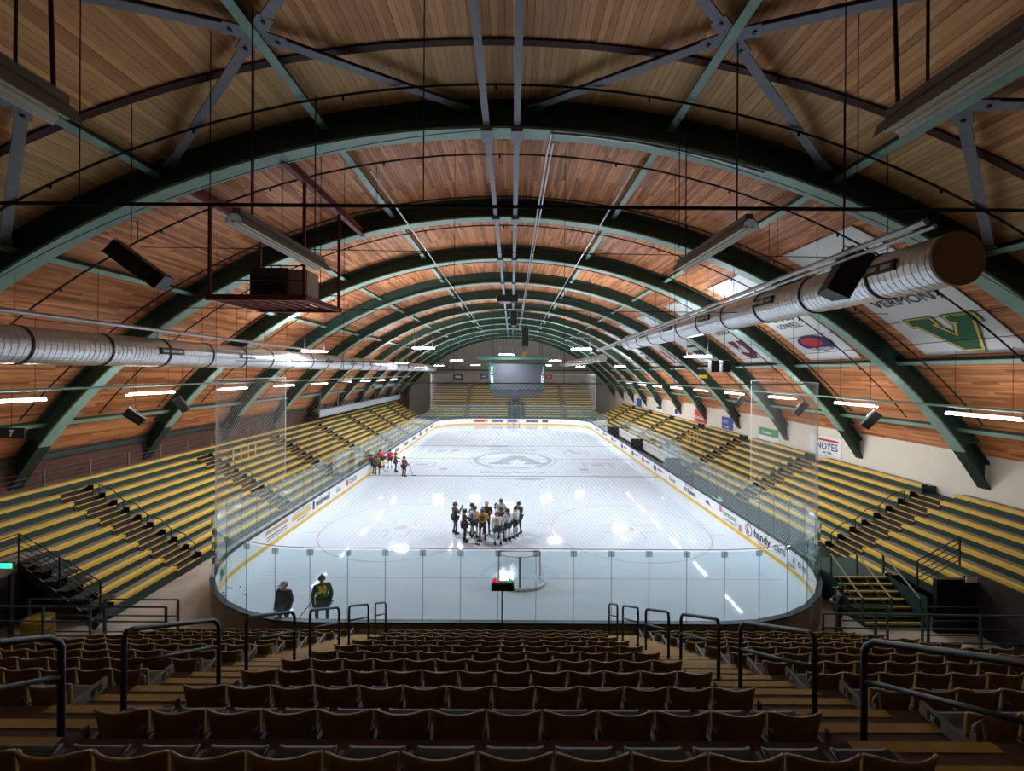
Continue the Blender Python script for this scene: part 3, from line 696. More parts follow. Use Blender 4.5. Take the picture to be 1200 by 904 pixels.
for i, (lab, tx) in enumerate(NB):
    ya = ARCH_Y[i + 1]; y0, y1 = ya + 1.8, ya + 5.25
    b = MB(); n = 16; v = []; a0, a1 = .46, .738
    for k in range(n + 1):
        a = a0 + (a1 - a0) * k / n
        v += [roof_pt(a, R_ROOF - .05, y0), roof_pt(a, R_ROOF - .05, y1), roof_pt(a, R_ROOF - .03, y0), roof_pt(a, R_ROOF - .03, y1)]
    f = []
    for k in range(n):
        q = 4 * k; f += [(q, q + 4, q + 5, q + 1), (q + 2, q + 3, q + 7, q + 6), (q, q + 2, q + 6, q + 4), (q + 1, q + 5, q + 7, q + 3)]
    b.add(v, f)
    t = tag(b.build('banner', M_BANNER, loc=roof_pt(.62, R_ROOF - .05, (y0 + y1) / 2)), lab, 'banner', 'team banners on the roof')
    ym = (y0 + y1) / 2
    if tx == 'VERMONT':
        text('VERMONT', .62, tangent(.624, y1 - .35), M_INK, t, sx=.92)
        M = tangent(.694, ym - .2) @ Matrix.Scale(.9, 4)
        flat_poly(offset_poly(V_POLY, .14), M, M_DGREEN, 'emblem_edge', t)
        flat_poly(offset_poly(V_POLY, .09), M @ Matrix.Translation((0, 0, .008)), M_GOLD, 'emblem_outline', t)
        flat_poly(V_POLY, M @ Matrix.Translation((0, 0, .016)), M_DGREEN, 'emblem_letter', t)
    elif tx == 'LOWELL':
        text('UMASS', .55, tangent(.612, y1 - .7), M_INK, t); text('LOWELL', .55, tangent(.635, y1 - .55), M_INK, t, sx=.85)
        M = tangent(.687, ym)
        flat_poly([(1.15 * math.cos(k * PI / 14), .62 * math.sin(k * PI / 14)) for k in range(28)], M, M_NAVY, 'emblem_oval', t)
        flat_poly([(-.15 + .72 * math.cos(k * PI / 14), .1 + .34 * math.sin(k * PI / 14)) for k in range(28)], M @ Matrix.Translation((0, 0, .008)), M_RED, 'emblem_field', t)
        text('MASS LOWELL', .34, tangent(.709, ym + 1.05, .05), M_WHITE, t, sx=.9, bold=.01)
    elif tx == 'UMASS':
        text('UMASS', .5, tangent(.62, y1 - .7), M_INK, t)
        M = tangent(.685, ym) @ Matrix.Scale(.85, 4)
        U = [(-1.0, .95), (-.25, .95), (-.25, .65), (-.4, .65), (-.4, -.25), (-.2, -.5), (.2, -.5), (.4, -.25), (.4, .65), (.25, .65), (.25, .95), (1.0, .95), (1.0, .65), (.85, .65), (.85, -.45), (.45, -.95), (-.45, -.95), (-.85, -.45), (-.85, .65), (-1.0, .65)]
        flat_poly(offset_poly(U, .08), M, M_INK, 'emblem_outline', t); flat_poly(U, M @ Matrix.Translation((0, 0, .008)), M_MAROON, 'emblem_letter', t)
        text('MASS', .6, tangent(.693, ym + 1.1, .06), M_WHITE, t, bold=.02); 
    elif tx == 'NU':
        M = tangent(.68, ym)
        for dx in (-.7, .45): flat_poly([(dx - .35, 1.0), (dx + .1, 1.0), (dx + .45, -1.0), (dx, -1.0)], M, M_RED, 'emblem_bar', t)
    else:
        mm = {'MERRIMACK': M_INK, 'UNH': M_NAVY, 'BU': M_RED, 'BC': M_MAROON}[tx]
        M = tangent(.68, ym)
        flat_poly([(-.9, .35), (.9, .35), (.7, -.35), (-.7, -.35)], M, mm, 'emblem_field', t)
        flat_poly([(-.8, 1.0), (.8, 1.0), (.8, .75), (-.8, .75)], M, M_INK, 'emblem_bar', t)

# ------------------------------------------------------------------ ice sheet and its markings
XL, XRt = XR - HW, XR + HW
def arc(cx, cy, r, a0, a1, n): return [(cx + r * math.cos(a0 + (a1 - a0) * i / n), cy + r * math.sin(a0 + (a1 - a0) * i / n)) for i in range(n + 1)]
NC = 8
LEFTC = arc(XL + RC, Y0R + RC, RC, PI, 1.5 * PI, NC); RIGHTC = arc(XRt - RC, Y0R + RC, RC, 1.5 * PI, 2 * PI, NC)
FRC = arc(XRt - RC, Y1R - RC, RC, 0, PI / 2, NC); FLC = arc(XL + RC, Y1R - RC, RC, PI / 2, PI, NC)
outline = LEFTC + RIGHTC + FRC + FLC
b = MB(); k = len(outline)
b.add([(x, y, 0) for x, y in outline] + [(x, y, -.03) for x, y in outline], [tuple(range(k))] + [(i, k + i, k + (i + 1) % k, (i + 1) % k) for i in range(k)])
ice = tag(b.build('ice_sheet', M_ICE), 'white glossy ice sheet with faint painted markings', 'ice', kind='structure')
ZI = .004
def quad(x0, x1, y0, y1, m, name, z=ZI):
    return MB().add([(x0, y0, z), (x1, y0, z), (x1, y1, z), (x0, y1, z)], [(0, 1, 2, 3)]).build(name, m, ice)
def ring(cx, cy, r, w, m, name, n=56, a0=0, a1=2 * PI):
    b = MB(); v = []
    for i in range(n + 1):
        a = a0 + (a1 - a0) * i / n
        v += [(cx + (r - w / 2) * math.cos(a), cy + (r - w / 2) * math.sin(a), ZI), (cx + (r + w / 2) * math.cos(a), cy + (r + w / 2) * math.sin(a), ZI)]
    b.add(v, [(2 * i, 2 * i + 1, 2 * i + 3, 2 * i + 2) for i in range(n)]); return b.build(name, m, ice)
GY0, GY1 = 18.93, 69.8
YMID = (Y0R + Y1R) / 2
for y in (GY0, GY1): quad(XL + .9, XRt - .9, y - .03, y + .03, M_ICERED, 'goal_line')
quad(XL + .02, XRt - .02, 45.0, 45.3, M_ICERED, 'centre_line')
for y in (37.6, 53.0): quad(XL + .02, XRt - .02, y - .15, y + .15, M_ICEBLUE, 'blue_line')
for y in (25.0, 63.7):
    for x in (-6.5, 6.9):
        ring(x, y, 4.5, .07, M_ICERED, 'faceoff_circle'); ring(x, y, .2, .35, M_ICERED, 'faceoff_dot', 20)
        for sx in (-1, 1):
            for sy in (-1, 1):
                quad(*sorted((x + sx * .6, x + sx * 1.6)), y + sy * .5 - .03, y + sy * .5 + .03, M_ICERED, 'faceoff_mark')
                quad(x + sx * .6 - .03, x + sx * .6 + .03, *sorted((y + sy * .5, y + sy * 1.5)), M_ICERED, 'faceoff_mark')
            for dy in (-.85, .85): quad(*sorted((x + sx * 4.5, x + sx * 5.3)), y + dy - .03, y + dy + .03, M_ICERED, 'hash_mark')
for y in (40.3, 50.0):
    for x in (-6.5, 6.9): ring(x, y, .25, .4, M_ICERED, 'faceoff_dot', 20)
b = MB(); pts = [(.38 + 1.83 * math.cos(PI * i / 20), GY0 + .03 + 1.83 * math.sin(PI * i / 20), ZI - .001) for i in range(21)]; b.add(pts, [tuple(range(21))]); b.build('goal_crease', M_CREASE, ice)
b = MB(); pts = [(.3 + 1.83 * math.cos(PI * i / 20), GY1 - .03 - 1.83 * math.sin(PI * i / 20), ZI - .001) for i in range(21)]; b.add(pts, [tuple(range(20, -1, -1))]); b.build('goal_crease', M_CREASE, ice)
ring(.1, YMID + .3, 4.6, .12, M_ICEGREY, 'centre_circle', 64); ring(.1, YMID + .3, 3.9, .5, M_ICEGREY, 'lettered_ring', 64)
Mv = frame((.6, YMID + .3, ZI), (-1, 0, 0), (0, -1, 0)) @ Matrix.Scale(2.3, 4)
def ice_poly(pts, M, m, name):
    b = MB(); b.add([tuple((M @ Vector((x, y, 0))).xy) + (ZI + .002,) for x, y in pts], [tuple(range(len(pts) - 1, -1, -1))]); return b.build(name, m, ice)
ice_poly(V_POLY, Mv, M_ICEDARK, 'centre_emblem')
for s_ in (1, -1):
    X_, Y_ = ((-1, 0, 0), (0, -1, 0)) if s_ > 0 else ((1, 0, 0), (0, 1, 0))
    y = YMID + .3 - s_ * 5.4
    text('KinneyDrugs', 1.15, frame((.2 + s_ * 2.9, y, ZI + .002), X_, Y_), M_ICEDARK, ice)
    y = YMID + .3 - s_ * 8.0
    b = MB(); b.add([(1.6 * s_ + 1.3 * math.cos(q * PI / 12), y + .55 * math.sin(q * PI / 12), ZI) for q in range(24)], [tuple(range(24))]); b.build('sponsor_mark', M_ICEGREY, ice)
    quad(1.6 * s_ - 4.2, 1.6 * s_ - 1.4, y - .12, y + .12, M_ICEGREY, 'sponsor_mark')
for x, y in ((-9.0, 42.3), (-8.2, 49.6), (8.6, 42.3), (7.4, 48.6)):
    for q0, q1, r0, r1 in ((-1.4, 1.4, -.95, -.8), (-1.4, 1.4, .8, .95), (-1.4, -1.25, -.95, .95), (1.25, 1.4, -.95, .95), (-.6, .6, -.3, .3)):
        quad(x + q0, x + q1, y + r0, y + r1, M_ICEGREY, 'sponsor_mark')

# ------------------------------------------------------------------ boards, glass and nets around the rink
def line_pts(p, q, L=1.2):
    d = math.dist(p, q); n = max(1, round(d / L)); return [(p[0] + (q[0] - p[0]) * i / n, p[1] + (q[1] - p[1]) * i / n) for i in range(n + 1)]
PATHS = {
 'near': LEFTC + line_pts(LEFTC[-1], RIGHTC[0])[1:] + RIGHTC[1:],
 'right': line_pts(RIGHTC[-1], FRC[0]),
 'far': FRC + line_pts(FRC[-1], FLC[0])[1:] + FLC[1:],
 'left': line_pts(FLC[-1], LEFTC[0])}
PLAB = {'near': 'white rink boards and glass around the end nearest the fixed seats', 'right': 'white rink boards and glass on the players bench side', 'far': 'white rink boards and glass around the end below the scoreboard wall', 'left': 'white rink boards and glass on the press box side'}
_pan = {}
def panel_meshes(L, gt):
    key = (round(L, 3), gt)
    if key not in _pan:
        b = MB(); b.box(-L / 2 + .004, L / 2 - .004, -.03, 0, .02, 1.03, 0); b.box(-L / 2, L / 2, -.13, -.03, -.03, 1.03, 1)
        bd = b.mesh('board_panel', [M_BOARD, M_BOUT])
        gl = MB().box(-L / 2 + .012, L / 2 - .012, -.075, -.063, 1.08, gt).mesh('glass_pane', M_GLASS)
        jt = MB().box(-L / 2 - .011, -L / 2 + .011, -.08, -.058, 1.08, gt).mesh('joint_post', M_JOINT)
        cl = MB().box(-L / 2 - .10, -L / 2 + .10, -.10, -.04, gt - .16, gt + .02).mesh('glass_clip', M_CLIPG)
        _pan[key] = (bd, gl, jt, cl)
    return _pan[key]
BRD = {}
for key, pts in PATHS.items():
    gt = 3.38 if key in ('near', 'far') else 3.2
    cx = sum(p[0] for p in pts) / len(pts); cy = sum(p[1] for p in pts) / len(pts)
    t = thing('rink_boards', PLAB[key], 'boards', (cx, cy, 0), 'rink boards'); BRD[key] = t
    nrm = []
    for i, p in enumerate(pts):
        a = Vector(pts[max(0, i - 1)]); c = Vector(pts[min(len(pts) - 1, i + 1)]); d = (c - a).normalized(); nrm.append(Vector((-d.y, d.x)))
    for nm, m, o0, o1, z0, z1 in (('kick_plate', M_KICK, 0, .014, .005, .2), ('cap_rail', M_CAP, -.16, .03, 1.03, 1.085)):
        v = []
        for p, n2 in zip(pts, nrm):
            for o in (o0, o1):
                for z in (z0, z1): v.append((p[0] + n2.x * o, p[1] + n2.y * o, z))
        f = []
        for i in range(len(pts) - 1):
            q = 4 * i; f += [(q, q + 1, q + 5, q + 4), (q + 2, q + 6, q + 7, q + 3), (q + 1, q + 3, q + 7, q + 5), (q, q + 4, q + 6, q + 2)]
        f += [(0, 2, 3, 1), (len(v) - 4, len(v) - 3, len(v) - 1, len(v) - 2)]
        MB().add(v, f).build(nm, m, t)
    for i in range(len(pts) - 1):
        p, q = Vector(pts[i] + (0,)), Vector(pts[i + 1] + (0,)); L = (q - p).length
        M = frame((p + q) / 2, q - p, Vector((-(q - p).y, (q - p).x, 0)))
        bd, gl, jt, cl = panel_meshes(L, gt)
        put('board_panel', bd, t, M)
        mid = (p + q) / 2
        if key == 'right' and 36.6 < mid.y < 57.5: continue
        put('glass_pane', gl, t, M); put('joint_post', jt, t, M)
        if mid.y < 40 or key == 'far': put('glass_clip', cl, t, M)
# advertising on the boards
def adR(s, y, z, size, m, sx=1.0, bold=0): text(s, size, frame((XRt - .012, y, z), (0, -1, 0), (0, 0, 1)), m, BRD['right'], 'advert', sx, bold)
def adL(s, y, z, size, m, sx=1.0, bold=0): text(s, size, frame((XL + .012, y, z), (0, 1, 0), (0, 0, 1)), m, BRD['left'], 'advert', sx, bold)
def corner_frame(cx, cy, a, z, side):
    p = Vector((cx + (RC - .05) * math.cos(a), cy + (RC - .05) * math.sin(a), z)); tdir = Vector((-math.sin(a), math.cos(a), 0)) * -1
    return frame(p, tdir, (0, 0, 1))
adR('handy', 22.75, .46, .62, M_INK, .98, .012); adR('cars', 21.05, .50, .58, M_GREYINK); adR('TOYOTA', 22.4, .25, .17, M_SIGNRED, 1.3)
ringp = MB()
for q in range(24):
    a0, a1 = 2 * PI * q / 24, 2 * PI * (q + 1) / 24
    ringp.add([(XRt - .012, 23.25 + r * math.cos(a), .62 + r * math.sin(a)) for a, r in ((a0, .27), (a0, .33), (a1, .33), (a1, .27))], [(0, 1, 2, 3)])
ringp.build('advert', M_INK, BRD['right'])
adR('h', 23.42, .45, .42, M_INK, 1, .01)
for q, ch in enumerate('com'): text(ch, .55, corner_frame(XRt - RC, Y0R + RC, -.07 - .07 * q, .5, 1), M_GREYINK, BRD['near'], 'advert', .9)
text('.', .55, corner_frame(XRt - RC, Y0R + RC, -.015, .5, 1), M_GREYINK, BRD['near'], 'advert')
text('Financial Services', .2, corner_frame(XRt - RC, Y0R + RC, -.02, .27, 1), M_INK, BRD['near'], 'advert', .8)
adR('vermont', 26.1, .55, .5, M_DGREEN, .95); adR('your community', 25.8, .33, .2, M_GREYINK)
for y0, y1, z0, z1 in ((26.55, 26.2, .62, .98), (24.3, 23.95, .22, .6)):
    MB().add([(XRt - .011, y0, z0), (XRt - .011, y1, z0), (XRt - .011, y1, z1), (XRt - .011, y0, z1)], [(0, 1, 2, 3)]).build('advert', mat('advert_pink', (214, 130, 128), .5, var=.1), BRD['right'])
adR('Air Systems', 32.0, .42, .5, M_INK, .85, .008); adR('VERMONT HEATING', 31.9, .84, .16, M_GREYINK)
adR('Kinney', 35.0, .42, .55, M_GREYINK, .9)
flat = [(28.5, .62), (27.6, .5), (28.2, .82)]
MB().add([(XRt - .012, y, z) for y, z in flat], [(0, 1, 2)]).build('advert', M_NAVY, BRD['right'])
for y, m in ((38.5, M_BLUE), (42.0, M_SIGNRED), (45.6, M_DGREEN), (50.0, M_NAVY), (55.0, M_SIGNRED), (60.0, M_GREYINK), (65.0, M_BLUE)):
    MB().add([(XRt - .012, y + .4 * math.cos(q * PI / 8), .62 + .28 * math.sin(q * PI / 8)) for q in range(16)], [tuple(range(16))]).build('advert', m, BRD['right'])
    MB().add([(XRt - .012, y - .7, .6), (XRt - .012, y - 2.0, .6), (XRt - .012, y - 2.0, .75), (XRt - .012, y - .7, .75)], [(0, 1, 2, 3)]).build('advert', M_GREYINK, BRD['right'])
adL('widewall', 27.4, .45, .62, M_INK, .95, .01)
MB().add([(XL + .012, y, z) for y, z in ((26.95, .4), (27.2, .4), (27.2, .9), (26.95, .9))], [(0, 1, 2, 3)]).build('advert', M_INK, BRD['left'])
for y0, y1, z0, z1, m in ((21.8, 24.0, .72, .9, mat('advert_tan', (206, 160, 120), .5, var=.05)), (21.9, 23.9, .5, .56, M_GREYINK), (21.9, 23.9, .38, .42, M_GREYINK), (24.4, 26.7, .5, .78, mat('advert_gold', (222, 190, 90), .5, var=.05)), (24.6, 26.6, .86, .9, M_GREYINK), (25.0, 26.2, .34, .4, M_GREYINK)):
    MB().add([(XL + .012, y0, z0), (XL + .012, y1, z0), (XL + .012, y1, z1), (XL + .012, y0, z1)], [(3, 2, 1, 0)]).build('advert', m, BRD['left'])
adL('CNOB', 33.0, .45, .55, M_INK, .95); adL('Lee', 30.6, .45, .5, M_GREYINK)
MB().add([(XL + .012, 32.6 + .2 * math.cos(q * PI / 8), .65 + .27 * math.sin(q * PI / 8)) for q in range(16)], [tuple(range(15, -1, -1))]).build('advert', M_SIGNRED, BRD['left'])
for y in (42, 46, 50, 54, 58, 62, 66):
    MB().add([(XL + .012, y, .45), (XL + .012, y + 1.6, .45), (XL + .012, y + 1.6, .8), (XL + .012, y, .8)], [(3, 2, 1, 0)]).build('advert', M_GREYINK if y % 8 else M_BLUE, BRD['left'])
text('M', .75, corner_frame(XL + RC, Y0R + RC, PI + .36, .3, 1), M_SIGNGREEN, BRD['near'], 'advert', 1, .02)
for x0, x1, m in ((-6.6, -4.9, M_SIGNRED), (-4.9, -4.3, mat('advert_orange', (240, 150, 50), .5)), (-3.5, -1.5, M_GREYINK), (-.8, 1.0, M_BLUE), (2.5, 4.6, M_GREYINK), (5.4, 6.4, M_MAROON)):
    MB().add([(x0, Y1R - .012, .42), (x1, Y1R - .012, .42), (x1, Y1R - .012, .85), (x0, Y1R - .012, .85)], [(0, 1, 2, 3)]).build('advert', m, BRD['far'])

def make_net(path, z0, z1, lab, sp):
    pts = [Vector(p + (0,)) for p in path]
    cum = [0]
    for a, c in zip(pts[:-1], pts[1:]): cum.append(cum[-1] + (c - a).length)
    def at(s):
        for i in range(len(pts) - 1):
            if s <= cum[i + 1] or i == len(pts) - 2: return pts[i].lerp(pts[i + 1], min(1, (s - cum[i]) / max(1e-6, cum[i + 1] - cum[i])))
    b = MB(); r = .0018
    T = cum[-1]; hgt = z1 - z0; dg_ = sp * 1.414
    n = int((T + hgt) / dg_)
    for i in range(n + 1):                        # diamond mesh: two families of sloping cords
        s0 = -hgt + i * dg_
        q0, q1 = max(0, -s0 / hgt), min(1, (T - s0) / hgt)
        if q1 - q0 < .01: continue
        for fam in (0, 1):
            pp = []
            for q in range(9):
                u = q0 + (q1 - q0) * q / 8; p = at(min(T, max(0, s0 + u * hgt)))
                pp.append(p + Vector((0, 0, z0 + (u if fam == 0 else 1 - u) * hgt)))
            b.tube(pp, r, 3, cap=False)
    fine = [at(cum[-1] * i / 110) for i in range(111)]
    t = tag(b.build('safety_net', M_NET, loc=(0, pts[0].y, z0)), lab, 'net', 'safety nets')
    b = MB(); b.tube([p + Vector((0, 0, z1)) for p in fine], .02, 5); b.build('top_cable', M_CLIP, t)
    b = MB(); b.tube([p + Vector((0, 0, z0 + .03)) for p in fine], .012, 5); b.build('bottom_cord', M_CLIP, t)
    for e in (fine[0], fine[-1]): MB().tube([e + Vector((0, 0, z0)), e + Vector((0, 0, z1))], .016, 5).build('edge_rope', M_NET, t)
    for i in range(0, 111, 10):
        p = fine[i]; MB().tube([p + Vector((0, 0, z1)), (p.x, p.y, roof_z(p.x) - .03)], .008, 4).build('hanger', M_CABLE, t)
off = lambda L: [(p[0], p[1]) for p in L]
make_net([(XL - .07, 23.8)] + off(LEFTC) + off(RIGHTC) + [(XRt + .07, 23.2)], 3.4, 8.85, 'white protective net hung above the glass nearest the fixed seats', .105)
make_net([(XRt + .07, 66.5)] + off(FRC) + off(FLC) + [(XL - .07, 66.5)], 3.4, 8.9, 'white protective net hung above the glass at the end with the wide bleachers', .16)

# ------------------------------------------------------------------ goals
def goal(x, y, s, lab):
    t = thing('hockey_goal', lab, 'goal', (x, y, 0), 'hockey goals')
    red = mat('goal_red_pipe', (186, 70, 68), 0.4, var=.05); wht = mat('goal_white_pipe', (222, 224, 222), 0.5, var=.03)
    b = MB(); b.tube([(x - .915, y, 0.01), (x - .915, y, 1.18), (x - .88, y, 1.22), (x + .88, y, 1.22), (x + .915, y, 1.18), (x + .915, y, 0.01)], .03, 8); b.build('post_frame', red, t)
    base = [(x - .915, y)] + [(x + 1.12 * math.cos(PI + PI * i / 14) , y - s * (.35 + .77 * math.sin(PI * i / 14))) for i in range(15)] + [(x + .915, y)]
    b = MB(); b.tube([(p[0], p[1], .06) for p in base], .06, 8); b.build('base_pipe', wht, t)
    top = [(x - .88, y, 1.2)] + [(x - .8 + 1.6 * i / 8, y - s * (.28 + .22 * math.sin(PI * i / 8)), 1.16) for i in range(9)] + [(x + .88, y, 1.2)]
    b = MB(); b.tube(top, .022, 6); b.build('top_pipe', wht, t)
    b = MB(); b.tube([(x, y - s * .5, 1.16), (x, y - s * 1.1, .05)], .045, 6); b.build('centre_pad', mat('goal_pad_grey', (120, 128, 130), .6), t)
    b = MB()                      # netting: cords between the top and base pipes
    n = 36
    tp = lambda u: Vector((x - .88 + 1.76 * u, y - s * (.5 * math.sin(PI * u) ** .6), 1.17))
    bp = lambda u: Vector((x + 1.1 * math.cos(PI + PI * u), y - s * (.2 + .9 * math.sin(PI * u)), .06))
    for i in range(n + 1):
        u = i / n; b.tube([tp(u), bp(u)], .006, 3, cap=False); b.tube([Vector((x - .88 + 1.76 * u, y, 1.21)), tp(u)], .006, 3, cap=False)
    for j in range(1, 14): b.tube([tp(i / n).lerp(bp(i / n), j / 14) for i in range(n + 1)], .006, 3, cap=False)
    tag(b.build('netting', M_NET, t), kind='stuff')
goal(.38, GY0, 1, 'red-framed hockey goal beside the goal-light post')
goal(.30, GY1, -1, 'red-framed hockey goal at the end with the wide bleachers')

# goal light post behind the near glass
t = thing('goal_light', 'black goal light box with red and green lamps on a pole by the glass', 'light', (-.28, 13.45, .7))
MB().tube([(-.28, 13.45, .6), (-.28, 13.45, 2.3)], .022, 8).build('pole', M_BLACK, t)
MB().box(-.62, .10, 13.36, 13.54, 2.3, 2.47).build('lamp_box', M_BLACK, t)
MB().box(-.60, .08, 13.40, 13.54, 2.47, 2.54).build('shelf', mat('lamp_shelf', (120, 120, 118), .5), t)
for x, m, nm in ((-.52, M_GOALRED, 'red_lamp'), (-.02, M_GOALGRN, 'green_lamp')):
    MB().lathe_z([(2.53, .05), (2.6, .055), (2.66, .03), (2.675, .005)], x, 13.46).build(nm, m, t)
MB().lathe_z([(.58, .12), (.61, .12)], -.28, 13.45).build('base_plate', M_BLACK, t)

# pucks left in the corner
for i, (px, py) in enumerate([(256, 693), (263, 697), (272, 692), (283, 690), (258, 702), (289, 699), (281, 663)]):
    Y = CAMZ * F / (py - CY); x = (px - CX) * Y / F
    if math.hypot(x - (XL + RC), Y - (Y0R + RC)) > RC - .15 and x < XL + RC and Y < Y0R + RC:
        d = Vector((x - (XL + RC), Y - (Y0R + RC))).normalized() * (RC - .3); x, Y = XL + RC + d.x, Y0R + RC + d.y
    b = MB(); b.lathe_z([(0.005, .036), (.008, .038), (.027, .038), (.03, .036)], x, Y, 14)
    tag(b.build('puck', M_BLACK, loc=(x, Y, 0)), 'black rubber puck lying on the ice in the corner by the coach', 'puck', 'pucks in the corner')

# ------------------------------------------------------------------ bleachers (yellow benches on green risers)
def mapped(side):
    if side == 'left': return lambda b, u0, u1, v0, v1, z0, z1, mi=0, top=None: b.box(-v1, -v0, u0, u1, z0, z1, mi, top)
    if side == 'right': return lambda b, u0, u1, v0, v1, z0, z1, mi=0, top=None: b.box(v0, v1, u0, u1, z0, z1, mi, top)
    return lambda b, u0, u1, v0, v1, z0, z1, mi=0, top=None: b.box(u0, u1, v0, v1, z0, z1, mi, top)
def wpt(side, u, v, z): return {'left': (-v, u, z), 'right': (v, u, z), 'far': (u, v, z)}[side]
def bleacher(side, rows, v0, z0, run, rise, ranges, lab, caps=True, under=True):
    """ranges: list of (row_from, row_to, u0, u1)"""
    bx = mapped(side); u_a = min(r[2] for r in ranges); u_b = max(r[3] for r in ranges)
    t = thing('bleacher_section', lab, 'bleachers', wpt(side, (u_a + u_b) / 2, v0, 0), 'bleacher sections')
    for r0, r1, u0, u1 in ranges:
        for i in range(r0, r1 + 1):
            v = v0 + run * i; z = z0 + rise * i
            b = MB(); bx(b, u0, u1, v + .02, v + run + .02, (-.03 if i == 0 else z - .45), z - .02, 0, 1); b.build('riser_step', [M_GRN, M_TREAD], t)
            b = MB(); bx(b, u0 + .004, u1 - .004, v - .03, v + .215, z - .115, z + .005); b.build('bench_plank', M_YEL, t)
            if caps and r0 == 0:
                b = MB(); bx(b, u0 - .028, u0 + .002, v - .035, v + .22, z - .3, z + .06); b.build('bench_end_shade', M_BLACK, t)  # black block standing in for the shade in the hollow bench end
        v = v0 + run * (r1 + 1)
        if side != 'far':
            b = MB(); bx(b, u0, u1, v + .02, (21.34 if side == 'left' else 20.34), z0 + rise * r1 - .5, z0 + rise * r1 - .03, 0, 1); b.build('top_walkway', [M_GRN, M_TREAD], t)
    return t
def aisle(side, rows, v0, z0, run, rise, u0, u1, lab, rail=True):
    bx = mapped(side); t = thing('aisle_stairs', lab, 'stairs', wpt(side, (u0 + u1) / 2, v0, 0), 'bleacher aisle stairs')
    for i in range(rows):
        for j in range(2):
            v = v0 + run * i + j * run / 2; z = z0 + rise * i - .37 + (j + 1) * rise / 2
            b = MB(); bx(b, u0 + .03, u1 - .03, v, v + run / 2 + .02, (-.03 if i == 0 else z - .4), z); st = b.build('step', M_DARKSTEP, t)
            b = MB(); bx(b, u0 + .03, u1 - .03, v - .01, v + .05, z - .03, z + .006); b.build('nosing', M_NOSE, st)
    b = MB(); v = v0 + run * rows; zl = z0 + rise * (rows - 1) - .03
    bx(b, u0 + .03, u1 - .03, v + .02, {'left': v + .05, 'right': 20.34, 'far': v + .6}[side], zl - .4, zl); b.build('landing', M_DARKSTEP, t)
    if rail:
        um = u1 - .12; pts = []
        n = rows
        for i in range(0, n, 2):
            v = v0 + run * (i + .3); z = z0 + rise * i - .3
            MB().tube([wpt(side, um, v, z - .2), wpt(side, um, v, z + .75)], .02, 5).build('rail_post', M_BLACK, t)
            pts.append(wpt(side, um, v, z + .75))
            if i + 2 < n:
                q = wpt(side, um, v + run * .9, z + rise * .9 + .92); pts.append(q)
        MB().tube(pts, .022, 5).build('handrail', M_BLACK, t)
    return t
LV, LZ, LRUN, LRISE, LN = 14.84, .51, .575, .35, 11
RV, RZ, RRUN, RRISE, RN = 15.05, 1.18, .575, .34, 9
AW, PER, A0 = 1.45, 8.1, 18.8
for i in range(8):
    a0 = A0 + PER * i; a1 = a0 + AW; nxt = min(A0 + PER * (i + 1), 76.0)
    if a0 < 70:
        aisle('left', LN - 1, LV, LZ, LRUN, LRISE, a0, a1, 'aisle stairs with thin nosings, press box stand, %s from the fixed seats' % ORDN[i], i < 3)
        aisle('right', RN - 1, RV, RZ, RRUN, RRISE, a0, a1, 'aisle stairs with thin nosings, sign wall stand, %s from the fixed seats' % ORDN[i], i < 3)
        bleacher('left', LN, LV, LZ, LRUN, LRISE, [(0, LN - 2, a1, nxt), (LN - 1, LN - 1, a0, nxt)], 'yellow bleachers, press box side, %s block from the fixed seats' % ORDN[i + 1])
        bleacher('right', RN, RV, RZ, RRUN, RRISE, [(0, RN - 1, a1, nxt)], 'yellow bleachers below the sign wall, %s block from the fixed seats' % ORDN[i + 1])
bleacher('left', LN, LV, LZ, LRUN, LRISE, [(0, 5, 15.8, A0), (6, LN - 1, 7.5, A0)], 'yellow bleacher benches on the press box side around the exit stair')
bleacher('right', RN, RV, RZ, RRUN, RRISE, [(0, 0, 17.0, A0), (1, 2, 15.3, A0), (3, RN - 1, 7.5, A0)], 'yellow bleacher benches below the sign wall around the green stairs')
FV, FZ, FRUN, FRISE, FN = 77.2, 1.35, .66, .41, 15
fx = [-16.0, -8.3, -.2, 1.9, 9.6, 16.0]
FLAB = ['wide-end bleacher block next to the press box', 'wide-end bleacher block left of the dark doorway', None, 'wide-end bleacher block right of the dark doorway', 'wide-end bleacher block next to the sign wall']
for i in range(5):
    u0, u1 = fx[i] + .5, fx[i + 1] - .5
    if i == 2: u0, u1 = fx[2] - .45, fx[3] + .45; rr = [(6, FN - 1, u0, u1)]; lb = 'short bleacher block of yellow benches above the dark doorway'
    else: rr = [(0, FN - 1, u0, u1)]; lb = 'yellow ' + FLAB[i]
    bleacher('far', FN, FV, FZ, FRUN, FRISE, rr, lb, False)
for i, x in enumerate((fx[1], fx[4])): aisle('far', FN - 1, FV, FZ, FRUN, FRISE, x - .5, x + .5, 'narrow aisle stairs in the wide-end bleachers, %s' % ('press box side' if i == 0 else 'sign wall side'), False)
t = thing('doorway_box', 'dark doorway opening in the middle of the wide-end bleachers', 'doorway', (.85, 80, 0))
MB().box(.1, 1.6, 79.8, 80.8, -.03, 4.3).build('door_shade_block', M_BLACK, t)  # solid black block painted in for the shade inside the doorway
for x in (.0, 1.62): MB().box(x - .08, x + .08, 79.7, 79.9, -.03, 4.4).build('door_jamb', M_GREYINK, t)
MB().box(-.05, 1.7, 79.7, 79.9, 4.3, 4.45).build('door_head', M_GREYINK, t)

